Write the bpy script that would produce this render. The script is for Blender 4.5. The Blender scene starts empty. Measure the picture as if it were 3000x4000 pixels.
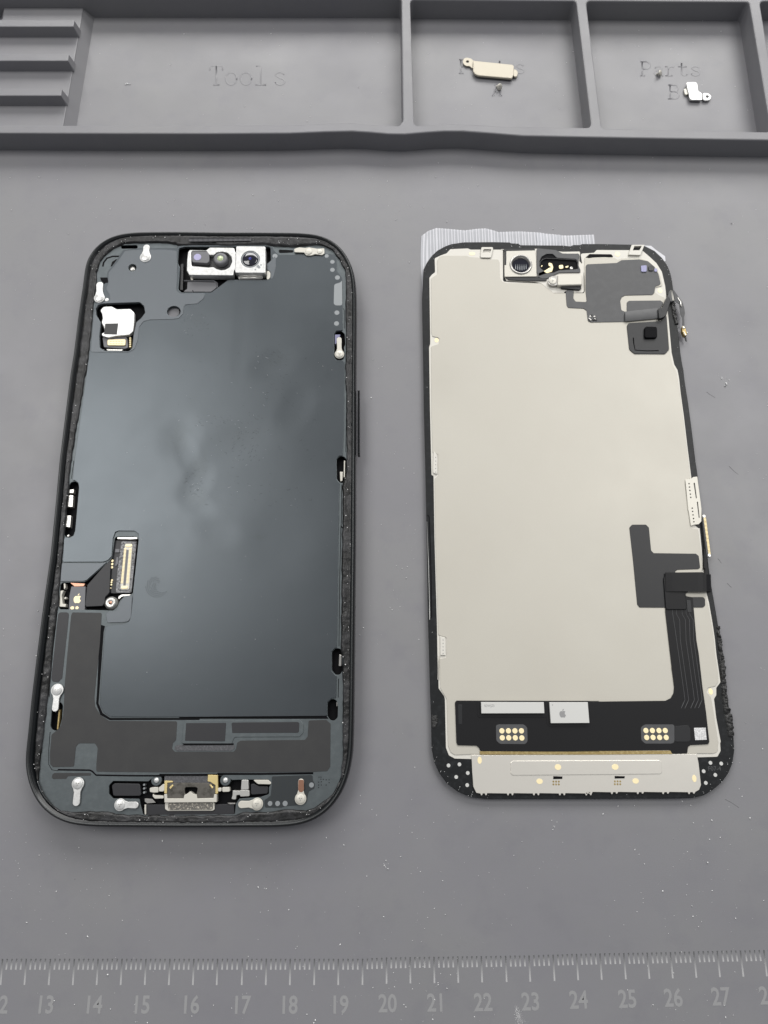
import bpy, math, random
from mathutils import Vector, Matrix, noise
from mathutils.geometry import tessellate_polygon, delaunay_2d_cdt
random.seed(7)
scene = bpy.context.scene
MM = 0.001
# ------------------------------------------------------------------ camera (solved from the ruler and the phone outline)
F, PITCH, ROLL, YAW = 2827.0, 0.2687, -0.0129, 0.0019
CAM = Vector((1.30, 54.75, 171.93))            # millimetres above the mat
RC = (Matrix.Rotation(YAW, 3, 'Y') @ Matrix.Rotation(PITCH, 3, 'X') @ Matrix.Rotation(ROLL, 3, 'Z'))
cd = bpy.data.cameras.new('camera'); cam = bpy.data.objects.new('camera', cd)
scene.collection.objects.link(cam); scene.camera = cam
cam.matrix_world = Matrix.Translation(CAM * MM) @ RC.to_4x4()
cd.sensor_fit = 'VERTICAL'; cd.sensor_height = 24.0; cd.sensor_width = 18.0
cd.lens = F / 4000 * 24.0; cd.clip_start = 0.005; cd.clip_end = 50
# ------------------------------------------------------------------ light: soft room light and ceiling panels
w = bpy.data.worlds.new('World'); scene.world = w; w.use_nodes = True
bg = w.node_tree.nodes['Background']
bg.inputs['Color'].default_value = (0.93, 0.96, 1.0, 1); bg.inputs['Strength'].default_value = 0.29
def area(name, loc, aim, sx, sy, power, col=(1, 0.985, 0.96)):
    l = bpy.data.lights.new(name, 'AREA'); l.shape = 'RECTANGLE'; l.size = sx; l.size_y = sy; l.energy = power; l.color = col
    o = bpy.data.objects.new(name, l); scene.collection.objects.link(o); o.location = loc
    o.rotation_euler = (Vector(aim) - Vector(loc)).to_track_quat('-Z', 'Y').to_euler()
    return o
area('back_panel', (0.35, 2.5, 1.55), (0.0, 0.15, 0), 3.4, 1.2, 88)
area('ceiling_panel', (-0.74, 0.54, 1.3), (-0.74, 0.54, 0), 0.80, 0.66, 9.5)
area('ceiling_panel', (0.76, 0.58, 1.3), (0.76, 0.58, 0), 0.70, 0.66, 8.5)
scene.view_settings.view_transform = 'Standard'; scene.view_settings.look = 'None'
scene.view_settings.exposure = 0.0; scene.view_settings.gamma = 1.0
scene.render.resolution_x = 768; scene.render.resolution_y = 1024

# ------------------------------------------------------------------ measuring helpers
V = dict(S=(0, 0, 1), D=(0, 0, .553), a=(250, 860, 2.765), b=(800, 860, 2.552), c=(200, 1800, 3.16), d=(1150, 1300, 2.765), e=(1150, 2000, 2.458),
         f=(80, 2300, 2.37), g=(80, 2800, 2.37), h=(700, 2750, 2.212), i=(1600, 850, 2.765), j=(2050, 880, 2.37), k=(2500, 1300, 2.765),
         l=(2350, 1900, 2.765), m=(1600, 1600, 2.011), n=(1650, 2550, 2.37), o=(2250, 2600, 2.37), p=(2350, 2300, 2.765),
         q=(0, 0, 1.106), r=(1500, 0, 1.106), s=(0, 3600, 1.106), t=(1500, 3600, 1.106), u=(680, 940, 4.1475), v=(420, 2980, 2.765),
         w=(1930, 940, 4.1475), x=(1850, 2700, 3.318), A=(1780, 200, 5.184), B=(2470, 220, 4.879), C=(2550, 1080, 7.375),
         E=(220, 2080, 4.879), G=(0, 0, 1.659), H=(600, 1000, 2.074), I=(1350, 3100, 1.0055))
def S1(view, p):
    x0, y0, s = V[view]; return (x0 + p[0] / s, y0 + p[1] / s)
def W(u, v, z):
    d = RC @ Vector(((u - 1500) / F, -(v - 2000) / F, -1)); t = (z - CAM.z) / d.z
    return Vector((CAM.x + d.x * t, CAM.y + d.y * t, z))
def P(view, p, z):
    return W(*S1(view, p), z)
def scl(view, p, z):                      # millimetres per zoom pixel there
    a = P(view, p, z); dep = -(RC.transposed() @ (a - CAM)).z
    return dep / F / V[view][2]
def fillet(pts, r, n=6):
    if r <= 0: return list(pts)
    if 3 <= r < 12: r *= 1.9
    out = []; N = len(pts)
    for i in range(N):
        a, b, c = Vector(pts[i - 1][:2]), Vector(pts[i][:2]), Vector(pts[(i + 1) % N][:2])
        la, lc = (a - b).length, (c - b).length
        if la < 1e-6 or lc < 1e-6: continue
        ang = (a - b).angle(c - b)
        if ang > 3.05: out.append(tuple(b)); continue
        d = min(r / max(math.tan(ang / 2), .3), la * .48, lc * .48)
        p0 = b + (a - b) / la * d; p2 = b + (c - b) / lc * d
        for k in range(n + 1):
            t = k / n; q = p0 * (1 - t) ** 2 + b * 2 * t * (1 - t) + p2 * t * t
            out.append(tuple(q))
    return out
def L(view, pts, z, fil=0.0):             # traced outline -> its real place on the plane at height z (mm)
    sp = [S1(view, p) for p in pts]
    return [W(u, v, z).xy for u, v in fillet(sp, fil)]
def LM(chunks, z, fil=0.0):
    sp = []
    for view, pts in chunks: sp += [S1(view, p) for p in pts]
    return [W(u, v, z).xy for u, v in fillet(sp, fil)]
def circ(c, r, n=20, ry=None, rot=0):
    ry = ry or r; out = []
    for k in range(n):
        a = 2 * math.pi * k / n; x, y = r * math.cos(a), ry * math.sin(a)
        out.append(Vector((c[0] + x * math.cos(rot) - y * math.sin(rot), c[1] + x * math.sin(rot) + y * math.cos(rot))))
    return out
def C(view, p, r, z, n=20):
    return circ(P(view, p, z).xy, r * scl(view, p, z), n)
def area2(lp):
    return sum(lp[i - 1].x * lp[i].y - lp[i].x * lp[i - 1].y for i in range(len(lp))) / 2
def clean(lp):
    out = []
    for p in lp:
        if not out or (p - out[-1]).length > .004: out.append(Vector(p))
    while len(out) > 3 and (out[0] - out[-1]).length < .004: out.pop()
    return out
def ccw(lp): return lp if area2(lp) > 0 else lp[::-1]
def offset(lp, d):                        # lp ccw: d > 0 grows it
    if abs(d) < 1e-9: return [p.copy() for p in lp]
    out = []; N = len(lp)
    for i in range(N):
        e1 = (lp[i] - lp[i - 1]).normalized(); e2 = (lp[(i + 1) % N] - lp[i]).normalized()
        n1 = Vector((e1.y, -e1.x)); n2 = Vector((e2.y, -e2.x)); n = n1 + n2
        if n.length < 1e-4: n = n1.copy()
        n.normalize(); k = 1 / max(n.dot(n1), .5); out.append(lp[i] + n * d * k)
    return out
def resample(lp, N, closed=True):
    pts = [Vector(p) for p in lp] + ([Vector(lp[0])] if closed else []); ac = [0]
    for i in range(1, len(pts)): ac.append(ac[-1] + (pts[i] - pts[i - 1]).length)
    out = []; j = 0; n = N if closed else N - 1
    for k in range(N):
        s = ac[-1] * k / n
        while j < len(pts) - 2 and ac[j + 1] < s: j += 1
        f = (s - ac[j]) / max(ac[j + 1] - ac[j], 1e-9); out.append(pts[j].lerp(pts[j + 1], min(max(f, 0), 1)))
    return out
def smooth(lp, n=2):
    for _ in range(n): lp = [lp[i - 1] * .25 + lp[i] * .5 + lp[(i + 1) % len(lp)] * .25 for i in range(len(lp))]
    return lp

# ------------------------------------------------------------------ mesh builder
class MB:
    def __init__(s): s.v = []; s.f = []; s.m = []; s.sm = []
    def add(s, vs, fs, mi=0, sm=False):
        b = len(s.v); s.v += [tuple(x) for x in vs]
        for f in fs: s.f.append(tuple(b + k for k in f)); s.m.append(mi); s.sm.append(sm)
        return b
    def slab(s, lp, z0, z1, mi=0, holes=(), bev=.04, slope=0.0, bottom=False, hslope=0.0):
        lp = ccw(clean(lp)); hs = [ccw(clean(h)) for h in holes]
        bev = min(bev, (z1 - z0) * .5); caps = []
        for k, (loop, sg) in enumerate([(lp, 1)] + [(h, -1) for h in hs]):
            sl = slope if sg > 0 else hslope
            prof = [(sl, z0), (0, z1 - bev), (-.3 * bev, z1 - .3 * bev), (-bev, z1)] if bev > 0 else [(sl, z0), (0, z1)]
            rings = [offset(loop, o * sg) for o, z in prof]; N = len(loop); b = len(s.v)
            for rg, (o, z) in zip(rings, prof): s.v += [(p.x, p.y, z) for p in rg]
            for q in range(len(prof) - 1):
                for i in range(N):
                    a0 = b + q * N + i; a1 = b + q * N + (i + 1) % N; f = (a0, a1, a1 + N, a0 + N)
                    s.f.append(f if sg > 0 else f[::-1]); s.m.append(mi); s.sm.append(False)
            caps.append((b + (len(prof) - 1) * N, [Vector((p.x, p.y, 0)) for p in rings[-1]], b, rings[0]))
        s.cap([[p.xy for p in c[1]] for c in caps], z1, mi, caps)
        if bottom:
            b0, rg = caps[0][2], caps[0][3]
            for t in tessellate_polygon([[Vector((p.x, p.y, 0)) for p in rg]]):
                s.f.append(tuple(b0 + k for k in t)); s.m.append(mi); s.sm.append(False)
        return s
    def cap(s, loops, z, mi, caps):
        pts = []; eds = []; src = []
        for lp, c in zip(loops, caps):
            b = len(pts); n = len(lp); pts += lp; src += [c[0] + i for i in range(n)]; eds += [(b + i, b + (i + 1) % n) for i in range(n)]
        vo, eo, fo, ov, oe, of = delaunay_2d_cdt(pts, eds, [], 0, 1e-5)
        def inside(q, lp):
            r_ = False
            for i in range(len(lp)):
                a, b = lp[i - 1], lp[i]
                if (a.y > q.y) != (b.y > q.y) and q.x < (b.x - a.x) * (q.y - a.y) / (b.y - a.y) + a.x: r_ = not r_
            return r_
        mp = {}
        for f in fo:
            q = (vo[f[0]] + vo[f[1]] + vo[f[2]]) / 3
            if not inside(q, loops[0]) or any(inside(q, h) for h in loops[1:]): continue
            ids = []
            for k in f:
                if k not in mp:
                    if ov[k]: mp[k] = src[ov[k][0]]
                    else: mp[k] = len(s.v); s.v.append((vo[k].x, vo[k].y, z))
                ids.append(mp[k])
            if len(set(ids)) == 3: s.f.append(tuple(ids)); s.m.append(mi); s.sm.append(False)
    def lathe(s, c, prof, mi=0, n=20, tilt=None):            # prof: (r, z) from outer bottom to centre top
        b = len(s.v); vs = []
        for r, z in prof:
            for k in range(n):
                a = 2 * math.pi * k / n; vs.append(Vector((r * math.cos(a), r * math.sin(a), z)))
        if tilt: vs = [tilt @ q for q in vs]
        s.v += [(c[0] + q.x, c[1] + q.y, c[2] + q.z) for q in vs]
        for q in range(len(prof) - 1):
            for i in range(n):
                a0 = b + q * n + i; a1 = b + q * n + (i + 1) % n
                s.f.append((a0, a1, a1 + n, a0 + n)); s.m.append(mi); s.sm.append(True)
        s.f.append(tuple(b + (len(prof) - 1) * n + i for i in range(n))); s.m.append(mi); s.sm.append(False)
        return s
    def ridge(s, pts, wd, h, z0=0.0, mi=0, closed=False):    # raised stroke of rounded section
        pts = [Vector(p) for p in pts]; N = len(pts); prof = [(-.5, 0), (-.38, .75), (-.15, 1), (.15, 1), (.38, .75), (.5, 0)]; b = len(s.v)
        for i in range(N):
            a = pts[i - 1] if (i or closed) else pts[0]; c = pts[(i + 1) % N] if (i < N - 1 or closed) else pts[-1]
            t = (c - a).normalized(); n = Vector((-t.y, t.x))
            for o, z in prof: q = pts[i] + n * o * wd; s.v.append((q.x, q.y, z0 + z * h))
        K = len(prof)
        for i in range(N if closed else N - 1):
            for k in range(K - 1):
                a0 = b + i * K + k; c0 = b + ((i + 1) % N) * K + k
                s.f.append((a0, a0 + 1, c0 + 1, c0)[::-1]); s.m.append(mi); s.sm.append(True)
        if not closed:
            s.f.append(tuple(b + k for k in range(K))[::-1]); s.f.append(tuple(b + (N - 1) * K + k for k in range(K)))
            s.m += [mi, mi]; s.sm += [False, False]
        return s
    def ribbon(s, rows, th=.12, mi=0):                        # rows: (left Vector3, right Vector3)
        b = len(s.v); n = len(rows)
        for l_, r_ in rows:
            for q in (l_, r_): s.v.append(tuple(q))
        for l_, r_ in rows:
            for q in (l_, r_): s.v.append((q.x, q.y, q.z - th))
        for i in range(n - 1):
            a = b + 2 * i; c = a + 2 * n
            for f in ((a, a + 1, a + 3, a + 2), (c, c + 2, c + 3, c + 1), (a, a + 2, c + 2, c), (a + 1, c + 1, c + 3, a + 3)):
                s.f.append(f); s.m.append(mi); s.sm.append(False)
        for a in (b, b + 2 * (n - 1)):
            s.f.append((a, a + 1, a + 1 + 2 * n, a + 2 * n)); s.m.append(mi); s.sm.append(False)
        return s
    def each(s, name, mats, parent=None):                    # every loose piece becomes an object of its own
        par = list(range(len(s.v)))
        def find(a):
            while par[a] != a: par[a] = par[par[a]]; a = par[a]
            return a
        for f in s.f:
            for k in f[1:]: par[find(k)] = find(f[0])
        groups = {}
        for f, m, sm in zip(s.f, s.m, s.sm): groups.setdefault(find(f[0]), []).append((f, m, sm))
        for g in groups.values():
            mb = MB(); mp = {}
            for f, m, sm in g:
                for k in f:
                    if k not in mp: mp[k] = len(mb.v); mb.v.append(s.v[k])
                mb.f.append(tuple(mp[k] for k in f)); mb.m.append(m); mb.sm.append(sm)
            mb.build(name, mats, parent)
    def build(s, name, mats, parent=None):
        me = bpy.data.meshes.new(name); off = parent['base'] if (parent and 'base' in parent) else (0, 0, 0)
        me.from_pydata([((x - off[0]) * MM, (y - off[1]) * MM, (z - off[2]) * MM) for x, y, z in s.v], [], s.f)
        for m in (mats if isinstance(mats, (list, tuple)) else [mats]): me.materials.append(m)
        me.polygons.foreach_set('material_index', s.m); me.polygons.foreach_set('use_smooth', s.sm)
        me.update(); o = bpy.data.objects.new(name, me); scene.collection.objects.link(o)
        if parent: o.parent = parent; o['base'] = off
        return o
def thing(name, label, cat, loc=(0, 0, 0), kind=None, group=None):
    o = bpy.data.objects.new(name, None); scene.collection.objects.link(o); o.empty_display_size = .005
    o.location = [c * MM for c in loc]; o['base'] = tuple(float(c) for c in loc); o['label'] = label; o['category'] = cat
    if kind: o['kind'] = kind
    if group: o['group'] = group
    return o

# ------------------------------------------------------------------ materials
def mat(name, col, rough=.5, metal=0.0, spec=.5, bump=None, var=None, rvar=None, coat=0.0, trans=0.0, alpha=1.0, aniso=None):
    m = bpy.data.materials.new(name); m.use_nodes = True; nt = m.node_tree; bs = nt.nodes['Principled BSDF']
    bs.inputs['Base Color'].default_value = (*col, 1); bs.inputs['Roughness'].default_value = rough; bs.inputs['Metallic'].default_value = metal
    bs.inputs['Specular IOR Level'].default_value = spec; bs.inputs['Coat Weight'].default_value = coat; bs.inputs['Transmission Weight'].default_value = trans
    bs.inputs['Alpha'].default_value = alpha
    tc = nt.nodes.new('ShaderNodeTexCoord')
    def nz(sc, det=3, rg=.55, st=None):
        n = nt.nodes.new('ShaderNodeTexNoise'); n.inputs['Scale'].default_value = sc * 1000; n.inputs['Detail'].default_value = det; n.inputs['Roughness'].default_value = rg
        if st:
            mp = nt.nodes.new('ShaderNodeMapping'); mp.inputs['Scale'].default_value = st
            nt.links.new(tc.outputs['Object'], mp.inputs['Vector']); nt.links.new(mp.outputs[0], n.inputs['Vector'])
        else: nt.links.new(tc.outputs['Object'], n.inputs['Vector'])
        return n
    if var:                                    # [(scale per mm, colour2, lo, hi), ...] layered over the base colour
        prev = None
        for v_ in var:
            sc, c2, lo, hi = v_[:4]; n = nz(sc, 4, .6, v_[4] if len(v_) > 4 else None); rp = nt.nodes.new('ShaderNodeMapRange')
            rp.inputs['From Min'].default_value = lo; rp.inputs['From Max'].default_value = hi
            nt.links.new(n.outputs['Fac'], rp.inputs['Value']); mx = nt.nodes.new('ShaderNodeMix'); mx.data_type = 'RGBA'
            nt.links.new(rp.outputs[0], mx.inputs['Factor'])
            if prev: nt.links.new(prev, mx.inputs['A'])
            else: mx.inputs['A'].default_value = (*col, 1)
            mx.inputs['B'].default_value = (*c2, 1); prev = mx.outputs['Result']
        nt.links.new(prev, bs.inputs['Base Color'])
    if rvar:
        sc, lo, hi = rvar; n = nz(sc, 4); rp = nt.nodes.new('ShaderNodeMapRange'); rp.inputs['From Min'].default_value = .3; rp.inputs['From Max'].default_value = .7
        rp.inputs['To Min'].default_value = lo; rp.inputs['To Max'].default_value = hi
        nt.links.new(n.outputs['Fac'], rp.inputs['Value']); nt.links.new(rp.outputs[0], bs.inputs['Roughness'])
    if bump:                                   # [(scale per mm, height mm), ...]
        pb = None
        for bb in bump:
            sc, hgt = bb[:2]; n = nz(sc, 3, .6, bb[2] if len(bb) > 2 else None); bp = nt.nodes.new('ShaderNodeBump'); bp.inputs['Distance'].default_value = hgt * MM; bp.inputs['Strength'].default_value = 1
            nt.links.new(n.outputs['Fac'], bp.inputs['Height'])
            if pb: nt.links.new(pb, bp.inputs['Normal'])
            pb = bp.outputs[0]
        nt.links.new(pb, bs.inputs['Normal'])
    return m
M_mat = mat('silicone', (.176, .174, .189), .46, spec=.7, bump=[(3.0, .008), (.02, .25), (.25, .012)], var=[(.02, (.186, .185, .192), .38, .66), (.12, (.166, .164, .179), .52, .75), (.6, (.176, .176, .184), .55, .8), (6, (.19, .19, .195), .55, .8)], rvar=(.05, .40, .52))
M_mark = mat('silicone_marking', (.25, .25, .255), .55, bump=[(5, .01)])
M_frame = mat('black_metal', (.006, .007, .008), .2, spec=.28)
M_rim = mat('rim_metal', (.03, .032, .033), .28, metal=.4, bump=[(1.5, .01)])
M_glue = mat('dried_adhesive', (.007, .007, .007), .33, spec=.35, bump=[(2.2, .05, (1, 1, 1)), (6, .02)], var=[(.25, (.028, .028, .030), .42, .6), (3.2, (.22, .22, .21), .72, .78)])
M_shield = mat('graphite_shield', (.078, .088, .096), .34, metal=.84, bump=[(9, .0012), (.045, .045)], var=[(12, (.09, .102, .11), .6, .85)], rvar=(.05, .30, .35))
M_cover = mat('graphite_cover', (.108, .118, .128), .40, metal=.8, bump=[(9, .0025), (.06, .05)])
M_flange = mat('anodised_flange', (.092, .106, .112), .42, metal=.5, bump=[(1.6, .012), (6, .004)], var=[(.6, (.108, .124, .130), .45, .7)])
M_tape = mat('black_tape', (.022, .022, .023), .5, bump=[(3, .001)], var=[(.25, (.027, .027, .027), .4, .7), (1.2, (.034, .034, .034), .66, .8, (1, .12, 1))])
M_pad = mat('dark_pad', (.015, .015, .018), .45, bump=[(3, .004)])
M_black = mat('deep_black', (.004, .004, .005), .6, spec=.08)
M_plast = mat('black_plastic', (.016, .016, .018), .33, bump=[(1.5, .01)])
M_steel = mat('bright_steel', (.62, .61, .58), .3, metal=.75, bump=[(3, .003)])
M_white = mat('white_steel', (.68, .68, .67), .34, metal=.5, bump=[(1.2, .02), (4, .004)], var=[(1.0, (.52, .52, .51), .45, .75)])
M_cream = mat('cream_steel', (.55, .53, .475), .42, metal=.25, bump=[(3, .004)])
M_dsteel = mat('dull_steel', (.42, .41, .39), .3, metal=.8, bump=[(1.2, .01)])
M_beige = mat('beige_steel', (.46, .42, .34), .42, metal=.2, bump=[(4, .003)])
M_gold = mat('gold', (.86, .69, .33), .3, metal=.7)
M_pale = mat('pale_gold', (.93, .80, .50), .42, metal=.25)
M_brass = mat('brass_edge', (.35, .26, .11), .4, metal=.6, var=[(1.5, (.5, .4, .2), .45, .7)])
M_plate = mat('satin_plate', (.468, .446, .392), .5, metal=.15, bump=[(7, .006), (.05, .05)], var=[(.03, (.482, .462, .408), .4, .7), (8, (.54, .52, .47), .55, .85)], rvar=(.04, .38, .5))
M_plrim = mat('plate_rim', (.60, .58, .53), .5, metal=.1, bump=[(5, .003)])
M_flap = mat('polished_flap', (.74, .71, .65), .3, metal=.55, bump=[(.07, .05), (6, .002)])
M_bezel = mat('bezel_black', (.009, .010, .011), .4, spec=.25, bump=[(2.0, .012)], var=[(.8, (.02, .022, .024), .5, .75), (4, (.10, .10, .10), .73, .79)])
M_edge = mat('glass_edge', (.004, .004, .005), .12)
M_flex = mat('flex_black', (.013, .0135, .015), .42, spec=.4, bump=[(2.5, .004)])
M_board = mat('board_black', (.007, .007, .008), .45, spec=.25, bump=[(2.5, .003)])
M_flexg = mat('flex_grey', (.058, .059, .062), .48, bump=[(3, .003), (.3, .02)], var=[(.5, (.068, .069, .072), .45, .7)])
M_gloss = mat('flex_glossy', (.010, .010, .011), .36, spec=.4)
M_residue = mat('crumbly_adhesive', (.010, .010, .010), .4, bump=[(3, .12), (9, .05)], var=[(2, (.03, .03, .03), .5, .7)])
M_chip = mat('chip_cover', (.58, .58, .56), .42, metal=.25)
M_ink = mat('grey_print', (.25, .25, .25), .5)
M_lens = mat('lens_glass', (.006, .006, .014), .06, coat=1.0)
M_lensb = mat('lens_violet', (.42, .40, .60), .25, coat=.4)
M_lensg = mat('lens_green', (.42, .50, .28), .25, coat=.4, var=[(1.4, (.75, .8, .6), .5, .7)])
M_dust = mat('dust', (.72, .72, .72), .7)
M_dark = mat('dark_crumb', (.095, .095, .10), .7)
M_film = mat('film_clear', (.62, .63, .67), .35, alpha=.6)
M_filmw = mat('film_ridge', (.74, .74, .78), .35, alpha=.8)
M_foam = mat('woven_foam', (.10, .095, .085), .6, bump=[(2.5, .12), (6, .05)], var=[(2.2, (.55, .5, .42), .52, .66)])
M_mesh = mat('mesh_tape', (.055, .055, .06), .45, bump=[(2.5, .03)], var=[(2.5, (.12, .12, .13), .45, .8)])
M_copper = mat('copper', (.42, .22, .15), .3, metal=.8)
M_gray = mat('moulded_grey', (.13, .13, .14), .45, bump=[(2, .006)])
M_fabric = mat('conductive_cloth', (.20, .20, .21), .5, metal=.3, bump=[(4, .05)], var=[(3, (.5, .5, .5), .56, .66), (2.5, (.05, .05, .05), .5, .6)])
M_dot = mat('weld_dot', (.24, .255, .265), .45, metal=.3)
M_violet = mat('component', (.25, .25, .38), .3, metal=.4)

# ================================================================== THE SETTING: silicone work mat
TH = 6.0
base = thing('work_mat', 'grey silicone repair mat with raised tray compartments and a moulded ruler', 'mat', (0, 100, 0), kind='structure')
MB().slab([Vector(p) for p in ((-330, -140), (330, -140), (330, 330), (-330, 330))], -2.5, 0, bev=.3, bottom=True).build('mat_sheet', M_mat, base)
outer = LM([('q', [(-1900, 572), (-900, 575), (0, 575), (500, 577), (900, 578), (1250, 576), (1400, 570), (1520, 567), (1600, 572)]),
            ('r', [(20, 579), (90, 580), (180, 572), (260, 567), (340, 567), (450, 575), (600, 587), (750, 590), (900, 593), (1200, 598), (1659, 605), (2600, 620)]),
            ('q', [(4800, -140), (-2300, -140)])], TH, 0)
hT = LM([('S', [(-1500, -8), (1568, -6), (1574, 470), (1560, 491)]), ('q', [(1600, 538), (1520, 530), (1400, 533), (1250, 540), (900, 541), (0, 541), (-1650, 540)])], TH, 6)
hA = LM([('r', [(113, -2), (830, 3), (896, 551), (700, 549), (520, 546), (420, 539), (300, 534), (200, 540), (130, 543)])], TH, 9)
hB = LM([('r', [(873, 3), (1578, 8), (1672, 570), (942, 555)])], TH, 9)
hN = LM([('r', [(1623, 4), (2400, 12), (2560, 590), (1717, 572)])], TH, 9)
MB().slab(outer, 0, TH, holes=[hT, hA, hB, hN], bev=.35, slope=.35, hslope=.25).build('tray_wall', M_mat, base)
ZP = 3.0                                         # ribbed tool rest, lower than the walls
pl = LM([('G', [(28, 14), (545, 18), (530, 110), (408, 830), (-2200, 830), (-2200, 130), (14, 125)])], ZP, 3)
MB().slab(pl, 0, ZP, bev=.3, slope=2.2).build('tool_rest', M_mat, base)
for (yt, yb, xr, xe) in ((128, 172, 482, 508), (347, 394, 447, 474), (573, 620, 402, 436)):
    rb = MB(); zt = ZP + 3.1
    top = L('G', [(-2200, yt), (xr - 4, yt), (xr, yt + 6), (xr - 6, yb), (-2200, yb)], zt, 1.5)
    rb.slab(top, ZP - .2, zt, bev=.25, slope=.55); rb.build('rest_rib', M_mat, base)
# moulded words
def arc(cx, cy, rx, ry, a0, a1, n=10):
    return [(cx + rx * math.cos(math.radians(a0 + (a1 - a0) * k / n)), cy + ry * math.sin(math.radians(a0 + (a1 - a0) * k / n))) for k in range(n + 1)]
GL = {'T': [[(.0, .78), (.03, 1), (.57, 1), (.6, .78)], [(.3, 1), (.3, 0)], [(.16, 0), (.44, 0)]],
      'o': [arc(.3, .33, .26, .33, 0, 360, 18)],
      'l': [[(.1, 1), (.31, 1), (.31, 0)], [(.06, 0), (.56, 0)]],
      's': [arc(.3, .5, .2, .16, 20, 180, 8) + arc(.31, .17, .22, .17, 90, -170, 12)],
      'P': [[(.02, 1), (.36, 1)] + arc(.36, .74, .2, .26, 90, -90, 8) + [(.12, .48)], [(.12, 1), (.12, 0)], [(.02, 0), (.28, 0)]],
      'a': [arc(.29, .48, .19, .18, 160, 0, 8) + [(.48, .0), (.58, 0)], arc(.27, .19, .2, .19, 70, 360, 14) + [(.47, .3)]],
      'r': [[(.04, .64), (.2, .64), (.2, 0)], [(.04, 0), (.44, 0)], [(.2, .42)] + arc(.42, .42, .2, .22, 150, 60, 6)],
      't': [[(.22, .9), (.22, .2)] + arc(.38, .18, .16, .18, 180, 330, 8), [(.04, .64), (.5, .64)]],
      'A': [[(.06, 0), (.27, 1), (.33, 1), (.54, 0)], [(.15, .36), (.45, .36)], [(0, 0), (.18, 0)], [(.42, 0), (.6, 0)], [(.16, 1), (.3, 1)]],
      'B': [[(.0, 1), (.34, 1)] + arc(.34, .76, .18, .24, 90, -90, 8) + [(.1, .52)], [(.34, .52)] + arc(.36, .26, .2, .26, 90, -90, 8) + [(0, 0)], [(.1, 1), (.1, 0)]]}
def word(txt, cs, base_y, hpx, wpx):
    mb = MB()
    for ch, cx in zip(txt, cs):
        for st in GL[ch]:
            pts = [W(cx + (x - .3) * wpx, base_y - y * hpx, 0).xy for x, y in st]
            mb.ridge(pts, .5, .055, 0.0)
    return mb.build('lettering', M_mat, base)
word('Tools', [845, 903, 961, 1018, 1093], 332, 74, 84)
word('Parts', [1812, 1860, 1908, 1957, 2030], 287, 54, 68)
word('A', [1941], 374, 42, 66)
word('Parts', [2521, 2572, 2617, 2668, 2716], 296, 55, 70)
word('B', [2632], 386, 54, 74)
# ruler
xs = [(x / 1.106) for x in (2, 105, 210, 314, 417, 521, 625, 729, 833, 936, 1044, 1148, 1252, 1357, 1461, 1566)]
xs += [1500 + x / 1.106 for x in (11, 114, 218, 321, 424, 530, 632, 737, 839, 941, 1045, 1147, 1248, 1350, 1452, 1553, 1655)]
xs = [xs[0] - 94 * k for k in range(14, 0, -1)] + xs + [xs[-1] + 93 * k for k in range(1, 12)]
def yb_(u):
    T = [(-1400, 3835), (0, 3848), (1400, 3848), (1510, 3843), (2070, 3835), (2260, 3829), (2628, 3822), (2813, 3817), (3000, 3814), (4200, 3790)]
    for (a, b), (c, d) in zip(T, T[1:]):
        if u <= c: return b + (d - b) * (u - a) / (c - a)
    return T[-1][1]
tk = MB()
for i in range(len(xs) - 1):
    for k in range(5):
        u = xs[i] + (xs[i + 1] - xs[i]) * k / 5; yb = yb_(u); tl = -(u - 1500) / 1500 * (8.5 if u < 1500 else 13)
        a = W(u + tl, yb - 103, 0).xy
        b = W(u, yb, 0).xy if k == 0 else W(u + tl * .42, yb - 60, 0).xy
        tk.ridge([a, a.lerp(b, .5), b], .36, .015, 0.0)
tk.build('ruler_ticks', M_mark, base)
def text_mesh(txt, size, c, z, h, m, parent, name='lettering', sx=1.0, rot=0.0, bold=0.0, align='CENTER'):
    cu = bpy.data.curves.new('t', 'FONT'); cu.body = txt; cu.size = size * MM; cu.align_x = align; cu.align_y = 'CENTER'
    cu.extrude = h * MM / 2; cu.resolution_u = 3; cu.offset = bold * MM
    to = bpy.data.objects.new('t', cu); scene.collection.objects.link(to); bpy.context.view_layer.update()
    me = bpy.data.meshes.new_from_object(to.evaluated_get(bpy.context.evaluated_depsgraph_get())); bpy.data.objects.remove(to); bpy.data.curves.remove(cu)
    off = parent['base'] if 'base' in parent else (0, 0, 0)
    me.transform(Matrix.Translation(((c[0] - off[0]) * MM, (c[1] - off[1]) * MM, (z + h / 2 - off[2]) * MM)) @ Matrix.Rotation(rot, 4, 'Z') @ Matrix.Diagonal((sx, 1, 1, 1)))
    me.materials.clear(); me.materials.append(m); o = bpy.data.objects.new(name, me); scene.collection.objects.link(o); o.parent = parent; o['base'] = off
    return o
for n_, (u, dy) in {11: (-195, 0), 12: (-4, 0), 13: (176, 0), 14: (364, 0), 15: (551, 0), 16: (743, 0), 17: (942, 1), 18: (1127, 1), 19: (1326, 0), 20: (1514, 0),
                    21: (1704, 0), 22: (1887, 1), 23: (2073, 1), 24: (2260, 0), 25: (2451, 0), 26: (2630, -1), 27: (2815, -1), 28: (3002, -2)}.items():
    c = W(u, yb_(u) + 80 + dy, 0); rot = (u - 1500) / 1500 * .015
    text_mesh(str(n_), 4.55, c, 0.0, .03, M_mark, base, 'ruler_number', sx=.86, rot=rot, bold=.10)

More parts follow.
